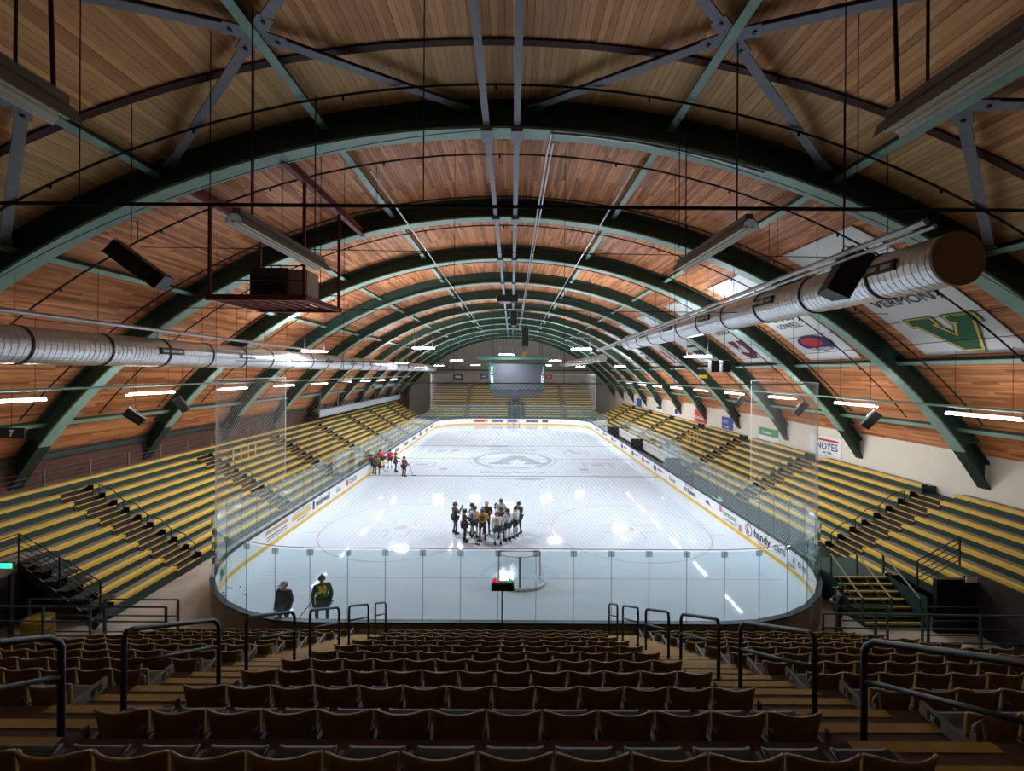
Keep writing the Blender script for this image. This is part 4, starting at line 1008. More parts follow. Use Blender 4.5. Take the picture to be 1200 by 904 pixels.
# yellow pipe barriers standing among the benches
def barrier(x, y0, y1, z0, z1, lab):
    t = thing('pipe_barrier', lab, 'barrier', (x, (y0 + y1) / 2, z0), 'yellow pipe barriers')
    for z in (z1, (z0 + z1) / 2): MB().tube([(x, y0, z), (x, y1, z)], .04, 6).build('rail', M_YEL, t)
    for i in range(4):
        y = y0 + (y1 - y0) * i / 3; MB().tube([(x, y, z0), (x, y, z1)], .04, 6).build('post', M_YEL, t)
barrier(-19.0, 28.9, 31.4, 2.93, 3.95, 'yellow pipe barrier on the benches, press box side')
barrier(17.55, 40.0, 42.4, 2.5, 3.65, 'yellow pipe barrier on the benches below the red wall sign')

# railing and beam behind the top row, press box side
t = thing('back_railing', 'grey post and cable railing behind the top bench row, press box side', 'railing', (-21.0, 28, 4.0))
for i in range(18): 
    y = 8.5 + 2.1 * i; MB().box(-21.03, -20.97, y - .03, y + .03, 3.4, 4.75).build('post', M_FIX, t)
for z in (3.9, 4.1, 4.3, 4.5, 4.72): MB().tube([(-21.0, 8, z), (-21.0, 43, z)], .012, 4).build('cable', M_FIX, t)
b = MB(); b.box(-21.35, -21.15, 2, 43, 5.15, 5.4); tag(b.build('trim_2', M_FOOT), 'dark teal beam along the wall above the back railing', 'trim', kind='structure')
# press box
t = thing('press_box', 'grey fronted press box above the top bench row', 'press box', (-20.2, 58, 4.4))
MB().box(-19.62, -19.5, 43, 74, 4.55, 5.25).build('front_panel', mat('press_grey', (150, 160, 172), .6), t)
MB().box(-21.3, -19.62, 43, 74, 4.45, 4.6).build('floor_deck', M_DARKSTEP, t)
MB().box(-20.2, -19.64, 43, 74, 5.2, 5.26).build('counter', M_TREAD, t)
for i in range(8): MB().box(-19.6, -19.52, 43.2 + 4.35 * i, 43.3 + 4.35 * i, 5.25, 7.6).build('post', M_FIX, t)
MB().box(-19.62, -19.5, 60, 74, 6.9, 7.4).build('header_panel', mat('press_grey', (150, 160, 172), .6), t)
for i in range(6): MB().box(-20.9, -20.6, 45 + 5 * i, 45.15 + 5 * i, 3.6, 4.5).build('bracket', M_FIX, t)
for i in range(7):
    y = 45.5 + 4 * i; t = thing('monitor', 'small dark monitor on the press box counter', 'monitor', (-19.9, y, 5.26), 'press box monitors')
    MB().box(-19.95, -19.9, y - .28, y + .28, 5.4, 5.75).build('screen', M_BLACK, t); MB().box(-19.96, -19.86, y - .06, y + .06, 5.26, 5.42).build('stand', M_FIX, t)

# players' bench
t = thing('players_bench', 'long players bench with white back panel behind the boards', 'bench', (14.2, 47, 0))
MB().box(13.95, 14.3, 37, 57.5, .55, .62).build('bench_seat', M_BLACK, t)
for i in range(9): MB().box(14.0, 14.25, 37.4 + 2.45 * i, 37.5 + 2.45 * i, -.03, .55).build('bench_leg', M_FIX, t)
wb = MB().box(14.62, 14.7, 36.8, 57.8, .75, 1.75).build('back_panel', M_WHITE, t)
for i in range(26): MB().box(14.6, 14.62, 37.2 + .8 * i, 37.26 + .8 * i, 1.3, 1.55).build('coat_hook', M_GREYINK, wb)
MB().box(14.6, 14.72, 36.8, 57.8, .6, .75).build('lower_strip', M_BLACK, t)
for y in (36.7, 47.2, 57.7): MB().box(13.3, 14.7, y - .05, y + .05, -.03, 1.9).build('divider', M_BLACK if y > 40 else M_BLACK, t)
for i in range(12):
    y = 37.2 + 1.7 * i; MB().box(14.64, 14.68, y - .82, y + .82, 1.78, 3.1).build('glass_pane', M_GLASS, t)

# signs on the white wall
def wall_sign(y0, y1, z0, z1, m, lab, items=()):
    t = thing('wall_sign', lab, 'sign', (20.33, (y0 + y1) / 2, z0), 'signs on the white wall')
    MB().box(20.30, 20.345, y0, y1, z0, z1).build('sign_board', m, t)
    for s_, y, z, size, mm, sx in items: text(s_, size, frame((20.294, y, z), (0, -1, 0), (0, 0, 1)), mm, t, 'lettering', sx, .008)
    return t
sg = wall_sign(26.1, 28.8, 3.95, 5.15, M_WHITE, 'white wall sign reading NOYES with a red stripe', [('NOYES', 28.2, 4.35, .62, M_NAVY, .95), ('est. 1936', 27.6, 4.1, .2, M_GREYINK, 1)])
MB().box(20.285, 20.299, 26.3, 28.0, 4.88, 5.02).build('stripe', M_SIGNRED, sg)
sg = wall_sign(32.2, 34.8, 3.9, 4.9, M_WHITE, 'green and white wall sign with white lettering', [('A mentor', 34.3, 4.45, .32, M_WHITE, 1)])
MB().box(20.295, 20.30, 32.2, 34.8, 4.28, 4.9).build('green_field', M_SIGNGREEN, sg)
wall_sign(38.9, 40.9, 3.95, 5.1, M_BLUE, 'blue square wall sign with white lines', [('F T F', 40.6, 4.5, .4, M_WHITE, 1), ('community', 40.6, 4.1, .25, M_WHITE, .9)])
wall_sign(44.2, 47.0, 3.95, 5.3, M_SIGNRED, 'red wall sign with white script', [('Coca-Cola', 46.8, 4.3, .55, M_WHITE, .85)])
sg = wall_sign(51.3, 53.2, 3.9, 5.0, M_WHITE, 'white wall sign with a navy square'); MB().box(20.285, 20.30, 51.7, 52.7, 4.2, 4.8).build('navy_square', M_NAVY, sg)
sg = wall_sign(57.2, 59.6, 3.9, 5.0, M_WHITE, 'white wall sign with a dark bar'); MB().box(20.285, 20.30, 57.5, 59.3, 4.35, 4.6).build('dark_bar', M_NAVY, sg)
wall_sign(66.4, 69.0, 3.9, 5.2, M_BLUE, 'plain blue wall sign farthest along the white wall')
# signs on the end wall
for x0, x1, z0, z1, m, lab in ((-12.2, -10.2, 7.7, 8.9, mat('sign_dark', (50, 44, 34), .6), 'dark brown sign on the grey end wall'), (-6.6, -5.0, 7.9, 8.9, M_BLUE, 'blue and white sign on the grey end wall'), (6.9, 8.4, 7.9, 8.9, M_SIGNRED, 'red sign on the grey end wall')):
    t = thing('end_wall_sign', lab, 'sign', ((x0 + x1) / 2, Y_END, z0), 'signs on the end wall')
    MB().box(x0, x1, Y_END - .06, Y_END - .005, z0, z1).build('sign_board', m, t); MB().box(x0 + .4, x1 - .4, Y_END - .07, Y_END - .06, z0 + .35, z1 - .4).build('emblem', M_WHITE if m is not M_SIGNRED else M_GOLD, t)
for z, h in ((6.9, .12), (9.6, .2)):
    b = MB(); b.box(-16, 16, Y_END - .12, Y_END - .0, z, z + h); tag(b.build('trim_3' if z < 8 else 'trim_4', M_CONDUIT if z < 8 else M_WEB), 'horizontal rail across the grey end wall' if z < 8 else 'dark green beam across the grey end wall', 'trim', kind='structure')

# ------------------------------------------------------------------ fixed seat stand: terraces, aisles, seats
ROWS = 11
SY0, SDY, SZ0, SDZ = 2.6, 1.0, 6.815, .53
def zt(k): return SZ0 - SDZ * k                    # top of the backs of row k
def tread(k): return zt(k) - .64
XS0, XS1 = -10.95, 10.75
CB0, CB1 = -3.65, 2.75                             # centre block
AL0, AR1 = -4.87, 3.98                             # outer edges of the two aisles
b = MB()
ter = thing('floor_terrace', 'stepped concrete terrace carrying the fixed seats', 'terrace', (0, 6, 0), kind='structure')
for k in range(-9, ROWS):
    y0 = SY0 + SDY * k - .12; y1 = y0 + SDY if k < ROWS - 1 else 13.66
    for x0, x1 in ((XS0, AL0), (CB0, CB1), (AR1, XS1)):
        MB().box(x0, x1, y0, y1, max(-.03, tread(k) - 1.2), tread(k)).build('terrace_step', M_CONC, ter)
for x0, x1, lab in ((AL0, CB0, 'aisle stairs with broad yellow nosings between the fixed seats, press box side'), (CB1, AR1, 'aisle stairs with broad yellow nosings between the fixed seats, sign wall side')):
    t = thing('seat_aisle_stairs', lab, 'stairs', ((x0 + x1) / 2, 7, 0), 'stairs between the fixed seats')
    for k in range(-4, ROWS):
        for j in range(2):
            y0 = SY0 + SDY * k - .12 + j * SDY / 2; y1 = y0 + SDY / 2
            if k == ROWS - 1 and j: y1 = 13.66
            z = tread(k) + (1 - j) * SDZ / 2
            st = MB().box(x0 + .005, x1 - .005, y0, y1, max(-.03, z - 1.2), z).build('step', M_CONC, t)
            MB().box(x0 + .02, x1 - .02, y1 - .095, y1 + .004, z - .02, z + .006).build('nosing', M_NOSE, st)
# side faces of the terrace towards the corner ramps
for x, nm in ((XS0 - .1, 'wall_terrace_left'), (XS1, 'wall_terrace_right')):
    b = MB(); prof = [(Y_BACK, 0), (13.66, 0), (13.66, tread(10))] + [(SY0 + SDY * k - .12, tread(k)) for k in range(10, -9, -1)]
    kx = len(prof); v = [(x, y, z) for y, z in prof] + [(x + .1, y, z) for y, z in prof]
    b.add(v, [tuple(range(kx)), tuple(range(2 * kx - 1, kx - 1, -1))] + [(i, kx + i, kx + (i + 1) % kx, (i + 1) % kx) for i in range(kx)])
    tag(b.build(nm, M_CONC), 'concrete side of the seat terrace', 'wall', kind='structure')

SP = .49
def seat_meshes():
    w, h, th = .235, .285, .028
    nx, nz = 8, 5; b = MB(); g = []
    for side in (0, 1):
        for j in range(nz + 1):
            for i in range(nx + 1):
                u = -1 + 2 * i / nx; q = j / nz
                dip = .02 * (1 - abs(u) ** 2.4)
                rc = .03 * max(0, (abs(u) - .8) / .2) ** 2 * (1 if q > .8 else 0)
                ww = w * (1 - .10 * (1 - q) ** 1.5)
                z = (q - 1) * h - (dip * q ** 4) - rc
                y = .097 - .055 * (1 - u * u) - .03 * q + .02 * (abs(u) > .95)
                if q > .99: y -= .012
                g.append((u * ww, y + (th if side else 0) , z))
    n1 = (nx + 1) * (nz + 1); f = []
    for j in range(nz):
        for i in range(nx):
            a = j * (nx + 1) + i; f += [(a, a + 1, a + nx + 2, a + nx + 1), (n1 + a, n1 + a + nx + 1, n1 + a + nx + 2, n1 + a + 1)]
    for i in range(nx):
        a = i; f.append((a + 1, a, n1 + a, n1 + a + 1)); a = nz * (nx + 1) + i; f.append((a, a + 1, n1 + a + 1, n1 + a))
    for j in range(nz):
        a = j * (nx + 1); f.append((a, a + nx + 1, n1 + a + nx + 1, n1 + a)); a += nx; f.append((a + nx + 1, a, n1 + a, n1 + a + nx + 1))
    b.add(g, f); back = b.mesh('backrest', M_SEAT, smooth=True)
    # pan: dished slab with a rolled front lip
    b = MB(); prof = [(.10, -.28), (.18, -.31), (.32, -.305), (.40, -.285), (.425, -.29), (.425, -.325), (.40, -.33), (.32, -.35), (.18, -.355), (.10, -.33)]
    kk = len(prof); xs = (-.21, -.17, .17, .21)
    v = []
    for x in xs:
        for y, z in prof: v.append((x * (1 if y < .4 else .96), y, z + (.012 if abs(x) > .2 else 0)))
    f = [(i * kk + j, i * kk + (j + 1) % kk, (i + 1) * kk + (j + 1) % kk, (i + 1) * kk + j) for i in range(3) for j in range(kk)] + [tuple(range(kk - 1, -1, -1)), tuple(3 * kk + j for j in range(kk))]
    b.add(v, f); pan = b.mesh('seat_pan', M_PAN, smooth=True)
    b = MB(); b.box(-SP / 2 - .018, -SP / 2 + .018, -.0, .40, -.335, -.295); b.box(-SP / 2 - .015, -SP / 2 + .015, -.0, .05, -.335, -.14)
    b.bar((-SP / 2, -.02, -.33), (-SP / 2, .18, -.62), .04, .03); b.box(-SP / 2 - .05, -SP / 2 + .05, .08, .3, -.64, -.625)
    fr = b.mesh('arm_frame', M_FRAME)
    b = MB(); b.add([(-.02, -.03, -.37), (.02, -.03, -.37), (.02, .5, -.36), (-.02, .5, -.36), (-.02, -.03, -.26), (.02, -.03, -.26), (.02, .5, -.24), (-.02, .5, -.24)], [(0, 3, 2, 1), (4, 5, 6, 7), (0, 1, 5, 4), (1, 2, 6, 5), (2, 3, 7, 6), (3, 0, 4, 7)])
    b.tube([(0, -.03, -.30), (0, -.06, -.12), (0, -.03, .0), (0, 0.03, -.1), (0, .03, -.28)], .016, 5)
    endp = b.mesh('end_panel', M_FRAME)
    return back, pan, fr, endp
BK, PN, FRM, ENDP = seat_meshes()
LETTERS = ['L', 'K', 'J', 'H', 'G', 'F', 'E', 'D', 'C', 'B', 'A']
plate = mat('row_plate_green', (24, 46, 38), .5, var=0)
def seat_row(k, x0, n, block, end_side):
    cnt = 0
    for i in range(n):
        x = x0 + SP * (i + .5); y = SY0 + SDY * k
        if abs(x) * F / y > 660: continue
        zz = zt(k)
        lab = 'ochre seat, %s, %s row up from the glass' % (block, ORDN[10 - k])
        t = thing('stadium_seat', lab, 'seat', (x, y, zz - .64), '%s seats, %s row up' % (block, ORDN[10 - k]))
        M = Matrix.Translation((x, y, zz))
        put('backrest', BK, t, M); put('seat_pan', PN, t, M); put('arm_frame', FRM, t, M)
        if (end_side == 'right' and i == n - 1) or (end_side == 'left' and i == 0) or (end_side == 'both' and i == n - 1):
            xe = x + (SP / 2 if end_side in ('right', 'both') else -SP / 2)
            if end_side == 'both': put('arm_frame', FRM, t, Matrix.Translation((xe + SP / 2, y, zz)))
            else:
                e = put('end_panel', ENDP, t, Matrix.Translation((xe, y, zz)))
                s_ = 1 if end_side == 'right' else -1
                pl = MB().box(xe + s_ * .02 - .004, xe + s_ * .02 + .004, y + .30, y + .42, zz - .345, zz - .265).build('row_plate', plate, t)
                text(LETTERS[k], .075, frame((xe + s_ * .026, y + (.34 if s_ > 0 else .385), zz - .332), (0, s_, 0), (0, 0, 1)), M_WHITE, pl, 'row_letter')
for k in range(ROWS):
    seat_row(k, CB0 + .01, 13, 'middle block', 'both')
    seat_row(k, AL0 - 12 * SP, 12, 'block on the press box side', 'right')
    seat_row(k, AR1, 13, 'block on the sign wall side', 'left')

# black hoop handrails in the two aisles
for x, side in ((-4.0, 'press box side'), (3.15, 'sign wall side')):
    for j in range(-1, 5):
        y0 = 4.38 + 2.03 * j; y1 = min(y0 + 1.42, 13.55)
        z0 = 6.52 - .512 * (y0 - 4.38) ; z1 = 6.52 - .512 * (y1 - 4.38)
        def fl(y):
            k = int((y - SY0 + .12) // SDY); jj = int(((y - SY0 + .12) % SDY) / (SDY / 2)); return tread(min(k, 10)) + ((1 - jj) * SDZ / 2 if k <= 10 else 0)
        t = thing('aisle_handrail', 'charcoal hoop handrail in the %s aisle, %s up from the glass' % (side, ORDN[4 - j]), 'handrail', (x, (y0 + y1) / 2, fl(y1)), 'hoop handrails in the aisles')
        dz = (z1 - z0) / (y1 - y0)
        pts = [(x, y0, fl(y0)), (x, y0, z0 - .10), (x, y0 + .03, z0 - .035), (x, y0 + .11, z0 + dz * .11)] + [(x, y1 - .11, z1 - dz * .11), (x, y1 - .03, z1 - .03), (x, y1, z1 - .10), (x, y1, fl(y1))]
        MB().tube(pts, .027, 10).build('hoop', M_BLKRAIL, t, smooth=True)
        MB().tube([(x, y0, z0 - .36), (x, y1, z1 - .36)], .02, 8).build('mid_bar', M_BLKRAIL, t, smooth=True)
        for y in (y0, y1): MB().lathe_z([(fl(y), .06), (fl(y) + .012, .06)], x, y).build('foot_plate', M_BLKRAIL, t)

# ------------------------------------------------------------------ corner ramps, rails, stairs
def rail_run(pts_top, hgt, lab, posts, mids=2, name='guard_railing', m=None, r=.028):
    m = m or M_RAIL
    c = pts_top[len(pts_top) // 2]; t = thing(name, lab, 'railing', (c[0], c[1], c[2] - hgt), 'guard railings')
    MB().tube(pts_top, r, 6).build('top_rail', m, t)
    for q in range(1, mids + 1): MB().tube([(p[0], p[1], p[2] - hgt * q * .8 / (mids)) for p in pts_top], r * .8, 6).build('mid_rail', m, t)
    for i in range(len(pts_top) - 1):
        a, c = Vector(pts_top[i]), Vector(pts_top[i + 1]); n = max(1, int((c - a).length / posts))
        for j in range(n + (1 if i == len(pts_top) - 2 else 0)):
            p = a.lerp(c, j / n); MB().box(p.x - r, p.x + r, p.y - r, p.y + r, p.z - hgt, p.z).build('post', m, t)
    return t
# side platforms between the seat terrace and the bleachers
b = MB(); b.box(-14.4, XS0 - .11, 6, 13.5, -.03, .62); tag(b.build('floor_ramp_left', M_FLOOR), 'concrete ramp beside the fixed seats, press box side', 'ramp', kind='structure')
b = MB(); b.box(XS1 + .11, 14.6, 6, 13.5, -.03, .62); tag(b.build('floor_ramp_right', M_FLOOR), 'concrete ramp beside the fixed seats, sign wall side', 'ramp', kind='structure')
rail_run([(-16.5, 13.2, 1.83), (-10.75, 13.2, 1.83)], 1.15, 'dark green guard railing along the ramp edge, press box side', 1.45)
rail_run([(-16.5, 14.5, 1.36), (-14.4, 14.5, 1.36)], 1.39, 'short dark green guard railing by the exit stair foot', 1.4)
rail_run([(-13.9, 14.5, 1.36), (-11.4, 14.5, 1.36)], 1.39, 'dark green guard railing beside the rink corner, press box side', 1.3)
rail_run([(9.85, 13.35, 1.65), (16.5, 13.35, 1.6)], 1.1, 'dark green guard railing along the ramp edge, sign wall side', 1.45)
rail_run([(11.25, 14.6, 1.2), (13.0, 14.6, 1.2)], 1.23, 'dark green guard railing at the rink corner before the green stairs', 1.2)
rail_run([(14.2, 14.6, 1.2), (16.2, 14.6, 1.2)], 1.23, 'short dark green guard railing beyond the green stairs', 1.4)
# exit stair, press box side
t = thing('exit_stair', 'dark steel stair beside the cut bench rows, press box side', 'stairs', (-16, 15.2, 0))
for i in range(7):
    x = -17.2 + .42 * i; z = 2.5 - .33 * i
    MB().box(x, x + .44, 14.75, 15.7, z - .05, z).build('step', M_DARKSTEP, t)
MB().bar((-17.2, 14.73, 2.4), (-14.4, 14.73, .25), .04, .24).build('stringer', M_BLACK, t)
rail_run([(-17.15, 9.0, 3.5), (-17.15, 14.75, 3.5), (-14.3, 14.75, 1.85)], 1.0, 'thin dark guard railing along the exit stair, press box side', 1.55, 4, m=M_BLACK, r=.02)
b = MB(); b.box(-18.25, -17.15, 7.5, 15.7, 2.2, 2.45); tag(b.build('stair_landing', M_TREAD), 'brown boarded landing above the exit opening', 'landing')
b = MB(); b.box(-18.3, -18.2, 7.5, 15.75, -.03, 2.2); tag(b.build('wall_vomitory_left', M_BACKWALL), 'dark wall under the landing', 'wall', kind='structure')
for y in (12.5, 14.6): tag(MB().box(-17.3, -17.2, y - .05, y + .05, -.03, 2.2).build('landing_post', M_BLACK), 'dark post carrying the boarded landing, %s' % ('next to the stair' if y > 14 else 'farther under the landing'), 'post')
t = thing('exit_sign', 'small lit green exit sign under the boarded landing', 'sign', (-16.9, 14.1, 2.6))
MB().box(-17.12, -16.6, 14.1, 14.16, 2.58, 2.78).build('sign_case', M_BLACK, t); MB().box(-17.1, -16.62, 14.085, 14.1, 2.6, 2.76).build('lit_face', M_EXIT, t)
t = thing('section_sign', 'dark section sign with white numeral hung under the side roof', 'sign', (-18.9, 16.0, 6.6))
MB().box(-19.35, -18.4, 15.98, 16.02, 6.62, 7.02).build('sign_board', mat('section_sign_dark', (26, 40, 38), .5), t)
text('7', .34, frame((-18.98, 15.975, 6.7), (1, 0, 0), (0, 0, 1)), M_WHITE, t, 'numeral', 1, .01)
MB().tube([(-18.9, 16, 7.0), (-18.9, 16, roof_z(-18.9) - .02)], .01, 4).build('hanger', M_CABLE, t)
t = thing('yellow_drum', 'mustard yellow drum standing under the exit stair', 'drum', (-15.9, 14.25, -.03))
MB().lathe_z([(-.03, .36), (.05, .4), (.4, .41), (.8, .4), (.88, .36)], -15.9, 14.25, 20).build('drum_body', mat('drum_yellow', (150, 118, 40), .5), t, smooth=False)
for z in (.28, .58): MB().lathe_z([(z - .02, .405), (z, .425), (z + .02, .405)], -15.9, 14.25, 20).build('hoop_ring', mat('drum_yellow', (150, 118, 40), .5), t)
# green stairs, sign wall side
t = thing('green_stairs', 'green stairs with yellow nosings from the concourse up to the bleachers', 'stairs', (14.05, 16.3, 0))
for i in range(7):
    y = 15.4 + .25 * i; z = .16 * (i + 1)
    st = MB().box(12.9, 15.02, y, y + .27, -.03, z).build('step', M_GRN, t); MB().box(12.9, 15.02, y - .012, y + .05, z - .06, z + .006).build('nosing', M_NOSE, st)
MB().box(12.9, 15.02, 17.15, 18.7, -.03, 1.12).build('landing', M_GRN, t)
pale = mat('pale_handrail', (176, 168, 138), .5)
for x in (12.92, 13.98, 15.04):
    MB().tube([(x, 17.1, 1.95), (x, 15.55, .98)], .03, 6).build('handrail', pale, t)
    MB().tube([(x, 17.05, 1.4), (x, 15.6, .5)], .02, 5).build('mid_rail', M_RAIL, t)
    for y, z in ((17.1, 1.95), (15.55, .98)): MB().box(x - .03, x + .03, y - .03, y + .03, (.98 if y > 17 else 0.0), z).build('post', M_RAIL, t)
b = MB(); b.box(15.03, 15.06, 15.3, 16.95, -.03, 1.15); tag(b.build('wall_stair_side', M_GRN), 'green panel beside the stairs', 'wall', kind='structure')
b = MB(); b.box(15.2, 16.61, 15.1, 15.25, -.03, 1.9); tag(b.build('wall_vomitory_right', M_BLACK), 'black panel under the cut bench rows', 'wall', kind='structure')
b = MB(); b.box(16.62, 16.72, 7.5, 15.25, -.03, 2.1); tag(b.build('wall_vomitory_right_back', M_BACKWALL), 'dark wall under the benches, sign wall side', 'wall', kind='structure')
rail_run([(14.4, 15.0, 2.6), (15.9, 15.0, 3.45)], 1.0, 'thin dark guard railing over the black panel, sign wall side', 1.0, 4, m=M_BLACK, r=.02)
t = thing('paper_notice', 'white paper notice fixed on the dark wall under the benches', 'notice', (16.2, 14.9, 2.0))
MB().box(16.0, 16.4, 14.88, 14.9, 1.9, 2.1).build('sheet', M_WHITE, t)
MB().box(16.15, 16.25, 14.9, 15.1, 1.95, 2.05).build('clip', M_BLACK, t)

# ------------------------------------------------------------------ people
H_ = {}
def limb_pose(**kw):
    P = dict(pelvis=(0, 0, .98), spine=(0, 0, 1.18), chest=(0, 0, 1.38), neck=(0, .01, 1.52), head=(0, .02, 1.64), crown=(0, .02, 1.76), nose=(0, .13, 1.635),
             hipR=(.11, 0, .94), kneeR=(.14, .05, .53), ankR=(.15, 0, .12), toeR=(.17, .17, .07), hipL=(-.11, 0, .94), kneeL=(-.14, .05, .53), ankL=(-.15, 0, .12), toeL=(-.17, .17, .07),
             shR=(.21, 0, 1.43), elR=(.27, .10, 1.17), wrR=(.16, .30, 1.06), haR=(.12, .38, 1.05), shL=(-.21, 0, 1.43), elL=(-.27, .10, 1.17), wrL=(-.16, .30, 1.06), haL=(-.12, .38, 1.05))
    P.update(kw); return P
def bend(P, ang, dy=0, dz=0):
    """lean the upper body forward about the hips"""
    out = dict(P); c, s_ = math.cos(ang), math.sin(ang)
    for k in ('spine', 'chest', 'neck', 'head', 'crown', 'nose', 'shR', 'shL', 'elR', 'elL', 'wrR', 'wrL', 'haR', 'haL'):
        x, y, z = P[k]; z -= .98; out[k] = (x, y * c + z * s_ + dy, .98 - y * s_ + z * c + dz)
    return out
POSES = {'stand': limb_pose(), 'stick': limb_pose(elR=(.30, .05, 1.18), wrR=(.26, .25, 1.02), haR=(.25, .33, 1.0), elL=(-.30, .12, 1.22), wrL=(-.12, .34, 1.22), haL=(-.05, .40, 1.22)),
         'side': limb_pose(elR=(.29, -.02, 1.16), wrR=(.28, .10, .92), haR=(.27, .14, .84), elL=(-.29, -.02, 1.16), wrL=(-.28, .10, .92), haL=(-.27, .14, .84)),
         'fold': limb_pose(elR=(.30, .10, 1.18), wrR=(.06, .26, 1.20), haR=(-.02, .27, 1.20), elL=(-.30, .10, 1.18), wrL=(-.06, .24, 1.16), haL=(.02, .26, 1.15)),
         'raise': limb_pose(elR=(.36, .12, 1.30), wrR=(.34, .26, 1.55), haR=(.33, .30, 1.62)),}
base = limb_pose(kneeR=(.17, .16, .55), kneeL=(-.17, .16, .55), elR=(.30, .08, 1.16), wrR=(.26, .22, .94), haR=(.25, .28, .88), elL=(-.30, .08, 1.16), wrL=(-.26, .22, .94), haL=(-.25, .28, .88))
POSES['lean'] = bend(base, .55)
POSES['crouch'] = bend(dict(base, pelvis=(0, -.08, .98)), .75)
RAD = dict(pelvis=.155, spine=.145, chest=.165, neck=.062, head=.098, crown=.06, nose=.022, hipR=.10, hipL=.10, kneeR=.066, kneeL=.066, ankR=.048, ankL=.048, toeR=.038, toeL=.038,
           shR=.075, shL=.075, elR=.05, elL=.05, wrR=.036, wrL=.036, haR=.03, haL=.03)
EDG = [('pelvis', 'spine'), ('spine', 'chest'), ('chest', 'neck'), ('neck', 'head'), ('head', 'crown'), ('head', 'nose'), ('pelvis', 'hipR'), ('hipR', 'kneeR'), ('kneeR', 'ankR'), ('ankR', 'toeR'),
       ('pelvis', 'hipL'), ('hipL', 'kneeL'), ('kneeL', 'ankL'), ('ankL', 'toeL'), ('chest', 'shR'), ('shR', 'elR'), ('elR', 'wrR'), ('wrR', 'haR'), ('chest', 'shL'), ('shL', 'elL'), ('elL', 'wrL'), ('wrL', 'haL')]
LAYERS = {'body': (EDG, 1.0, 0.0),
          'jersey': ([e for e in EDG if set(e) <= {'pelvis', 'spine', 'chest', 'neck', 'shR', 'elR', 'wrR', 'shL', 'elL', 'wrL'}], 1.16, .014),
          'pants': ([e for e in EDG if set(e) <= {'pelvis', 'hipR', 'hipL', 'kneeR', 'kneeL'}], 1.1, .012),
          'leggings': ([('hipR', 'kneeR'), ('kneeR', 'ankR')], 1.1, .012)}
_skin_objs = {}
def skin_obj(pose, layer):
    P = POSES[pose]; edges, sc, ad = LAYERS[layer]
    names = []
    for e in edges:
        for q in e:
            if q not in names: names.append(q)
    me = bpy.data.meshes.new('skin_' + pose + layer)
    co = []
    for q in names:
        v = Vector(P[q])
        if layer == 'jersey' and q == 'pelvis': v = v + Vector((0, 0, -.06))
        if layer == 'jersey' and q == 'neck': v = v.lerp(Vector(P['chest']), .25)
        if layer == 'pants' and q.startswith('knee'): v = v.lerp(Vector(P['hip' + q[-1]]), .12)
        co.append(v)
    me.from_pydata(co, [(names.index(a), names.index(c)) for a, c in edges], [])
    o = bpy.data.objects.new(me.name, me); col.objects.link(o)
    o.modifiers.new('Skin', 'SKIN'); sb = o.modifiers.new('Sub', 'SUBSURF'); sb.levels = 1; sb.render_levels = 1
    for i, q in enumerate(names):
        r = RAD[q] * sc + ad
        if q in ('spine', 'chest', 'pelvis'): rr = (r * 1.12, r * .82) if q != 'pelvis' else (r * 1.05, r * .9)
        else: rr = (r, r)
        me.skin_vertices[0].data[i].radius = rr
        me.skin_vertices[0].data[i].use_root = (q == names[0])
    return o
for ps in POSES:
    for ly in ('body', 'jersey', 'pants'): _skin_objs[(ps, ly)] = skin_obj(ps, ly)
bpy.context.view_layer.update()
dg = bpy.context.evaluated_depsgraph_get()
SKIN = {}
for k, o in _skin_objs.items():
    SKIN[k] = bpy.data.meshes.new_from_object(o.evaluated_get(dg), preserve_all_data_layers=False, depsgraph=dg)
for o in _skin_objs.values():
    me = o.data; bpy.data.objects.remove(o); bpy.data.meshes.remove(me)

def cm(rgb, rough=.7): return mat('cloth_%d_%d_%d' % rgb, rgb, rough, var=.12, scale=9)
SKINTONE = mat('skin_tone', (205, 160, 138), .5, var=.05)
HAIR = mat('dark_hair', (46, 34, 28), .6, var=.1)
def frame_dir(p, d):
    d = Vector(d).normalized(); x = d.cross(Vector((0, 0, 1)))
    x = Vector((1, 0, 0)) if x.length < 1e-3 else x.normalized(); z = x.cross(d)
    return Matrix(((x.x, d.x, z.x, p[0]), (x.y, d.y, z.y, p[1]), (x.z, d.z, z.z, p[2]), (0, 0, 0, 1)))
def glove_mesh(m, bulk):
    b = MB(); b.ellipsoid((0, .045, 0), (.042 * bulk, .055, .026 * bulk), 8, 5)
    for i, (x, L) in enumerate(((-.03, .062), (-.01, .075), (.01, .07), (.03, .055))):
        x *= bulk; r = .0095 * bulk
        b.tube([(x, .08, 0), (x, .08 + L * .5, -.012), (x, .08 + L * .75, -.045), (x, .08 + L * .45, -.065)], [r, r, r * .95, r * .8], 6)
    b.tube([(.035 * bulk, .03, 0), (.062 * bulk, .055, -.015), (.06 * bulk, .085, -.035)], [.012 * bulk, .011 * bulk, .009 * bulk], 6)
    return b.mesh('hand', m, smooth=True)
_gl = {}
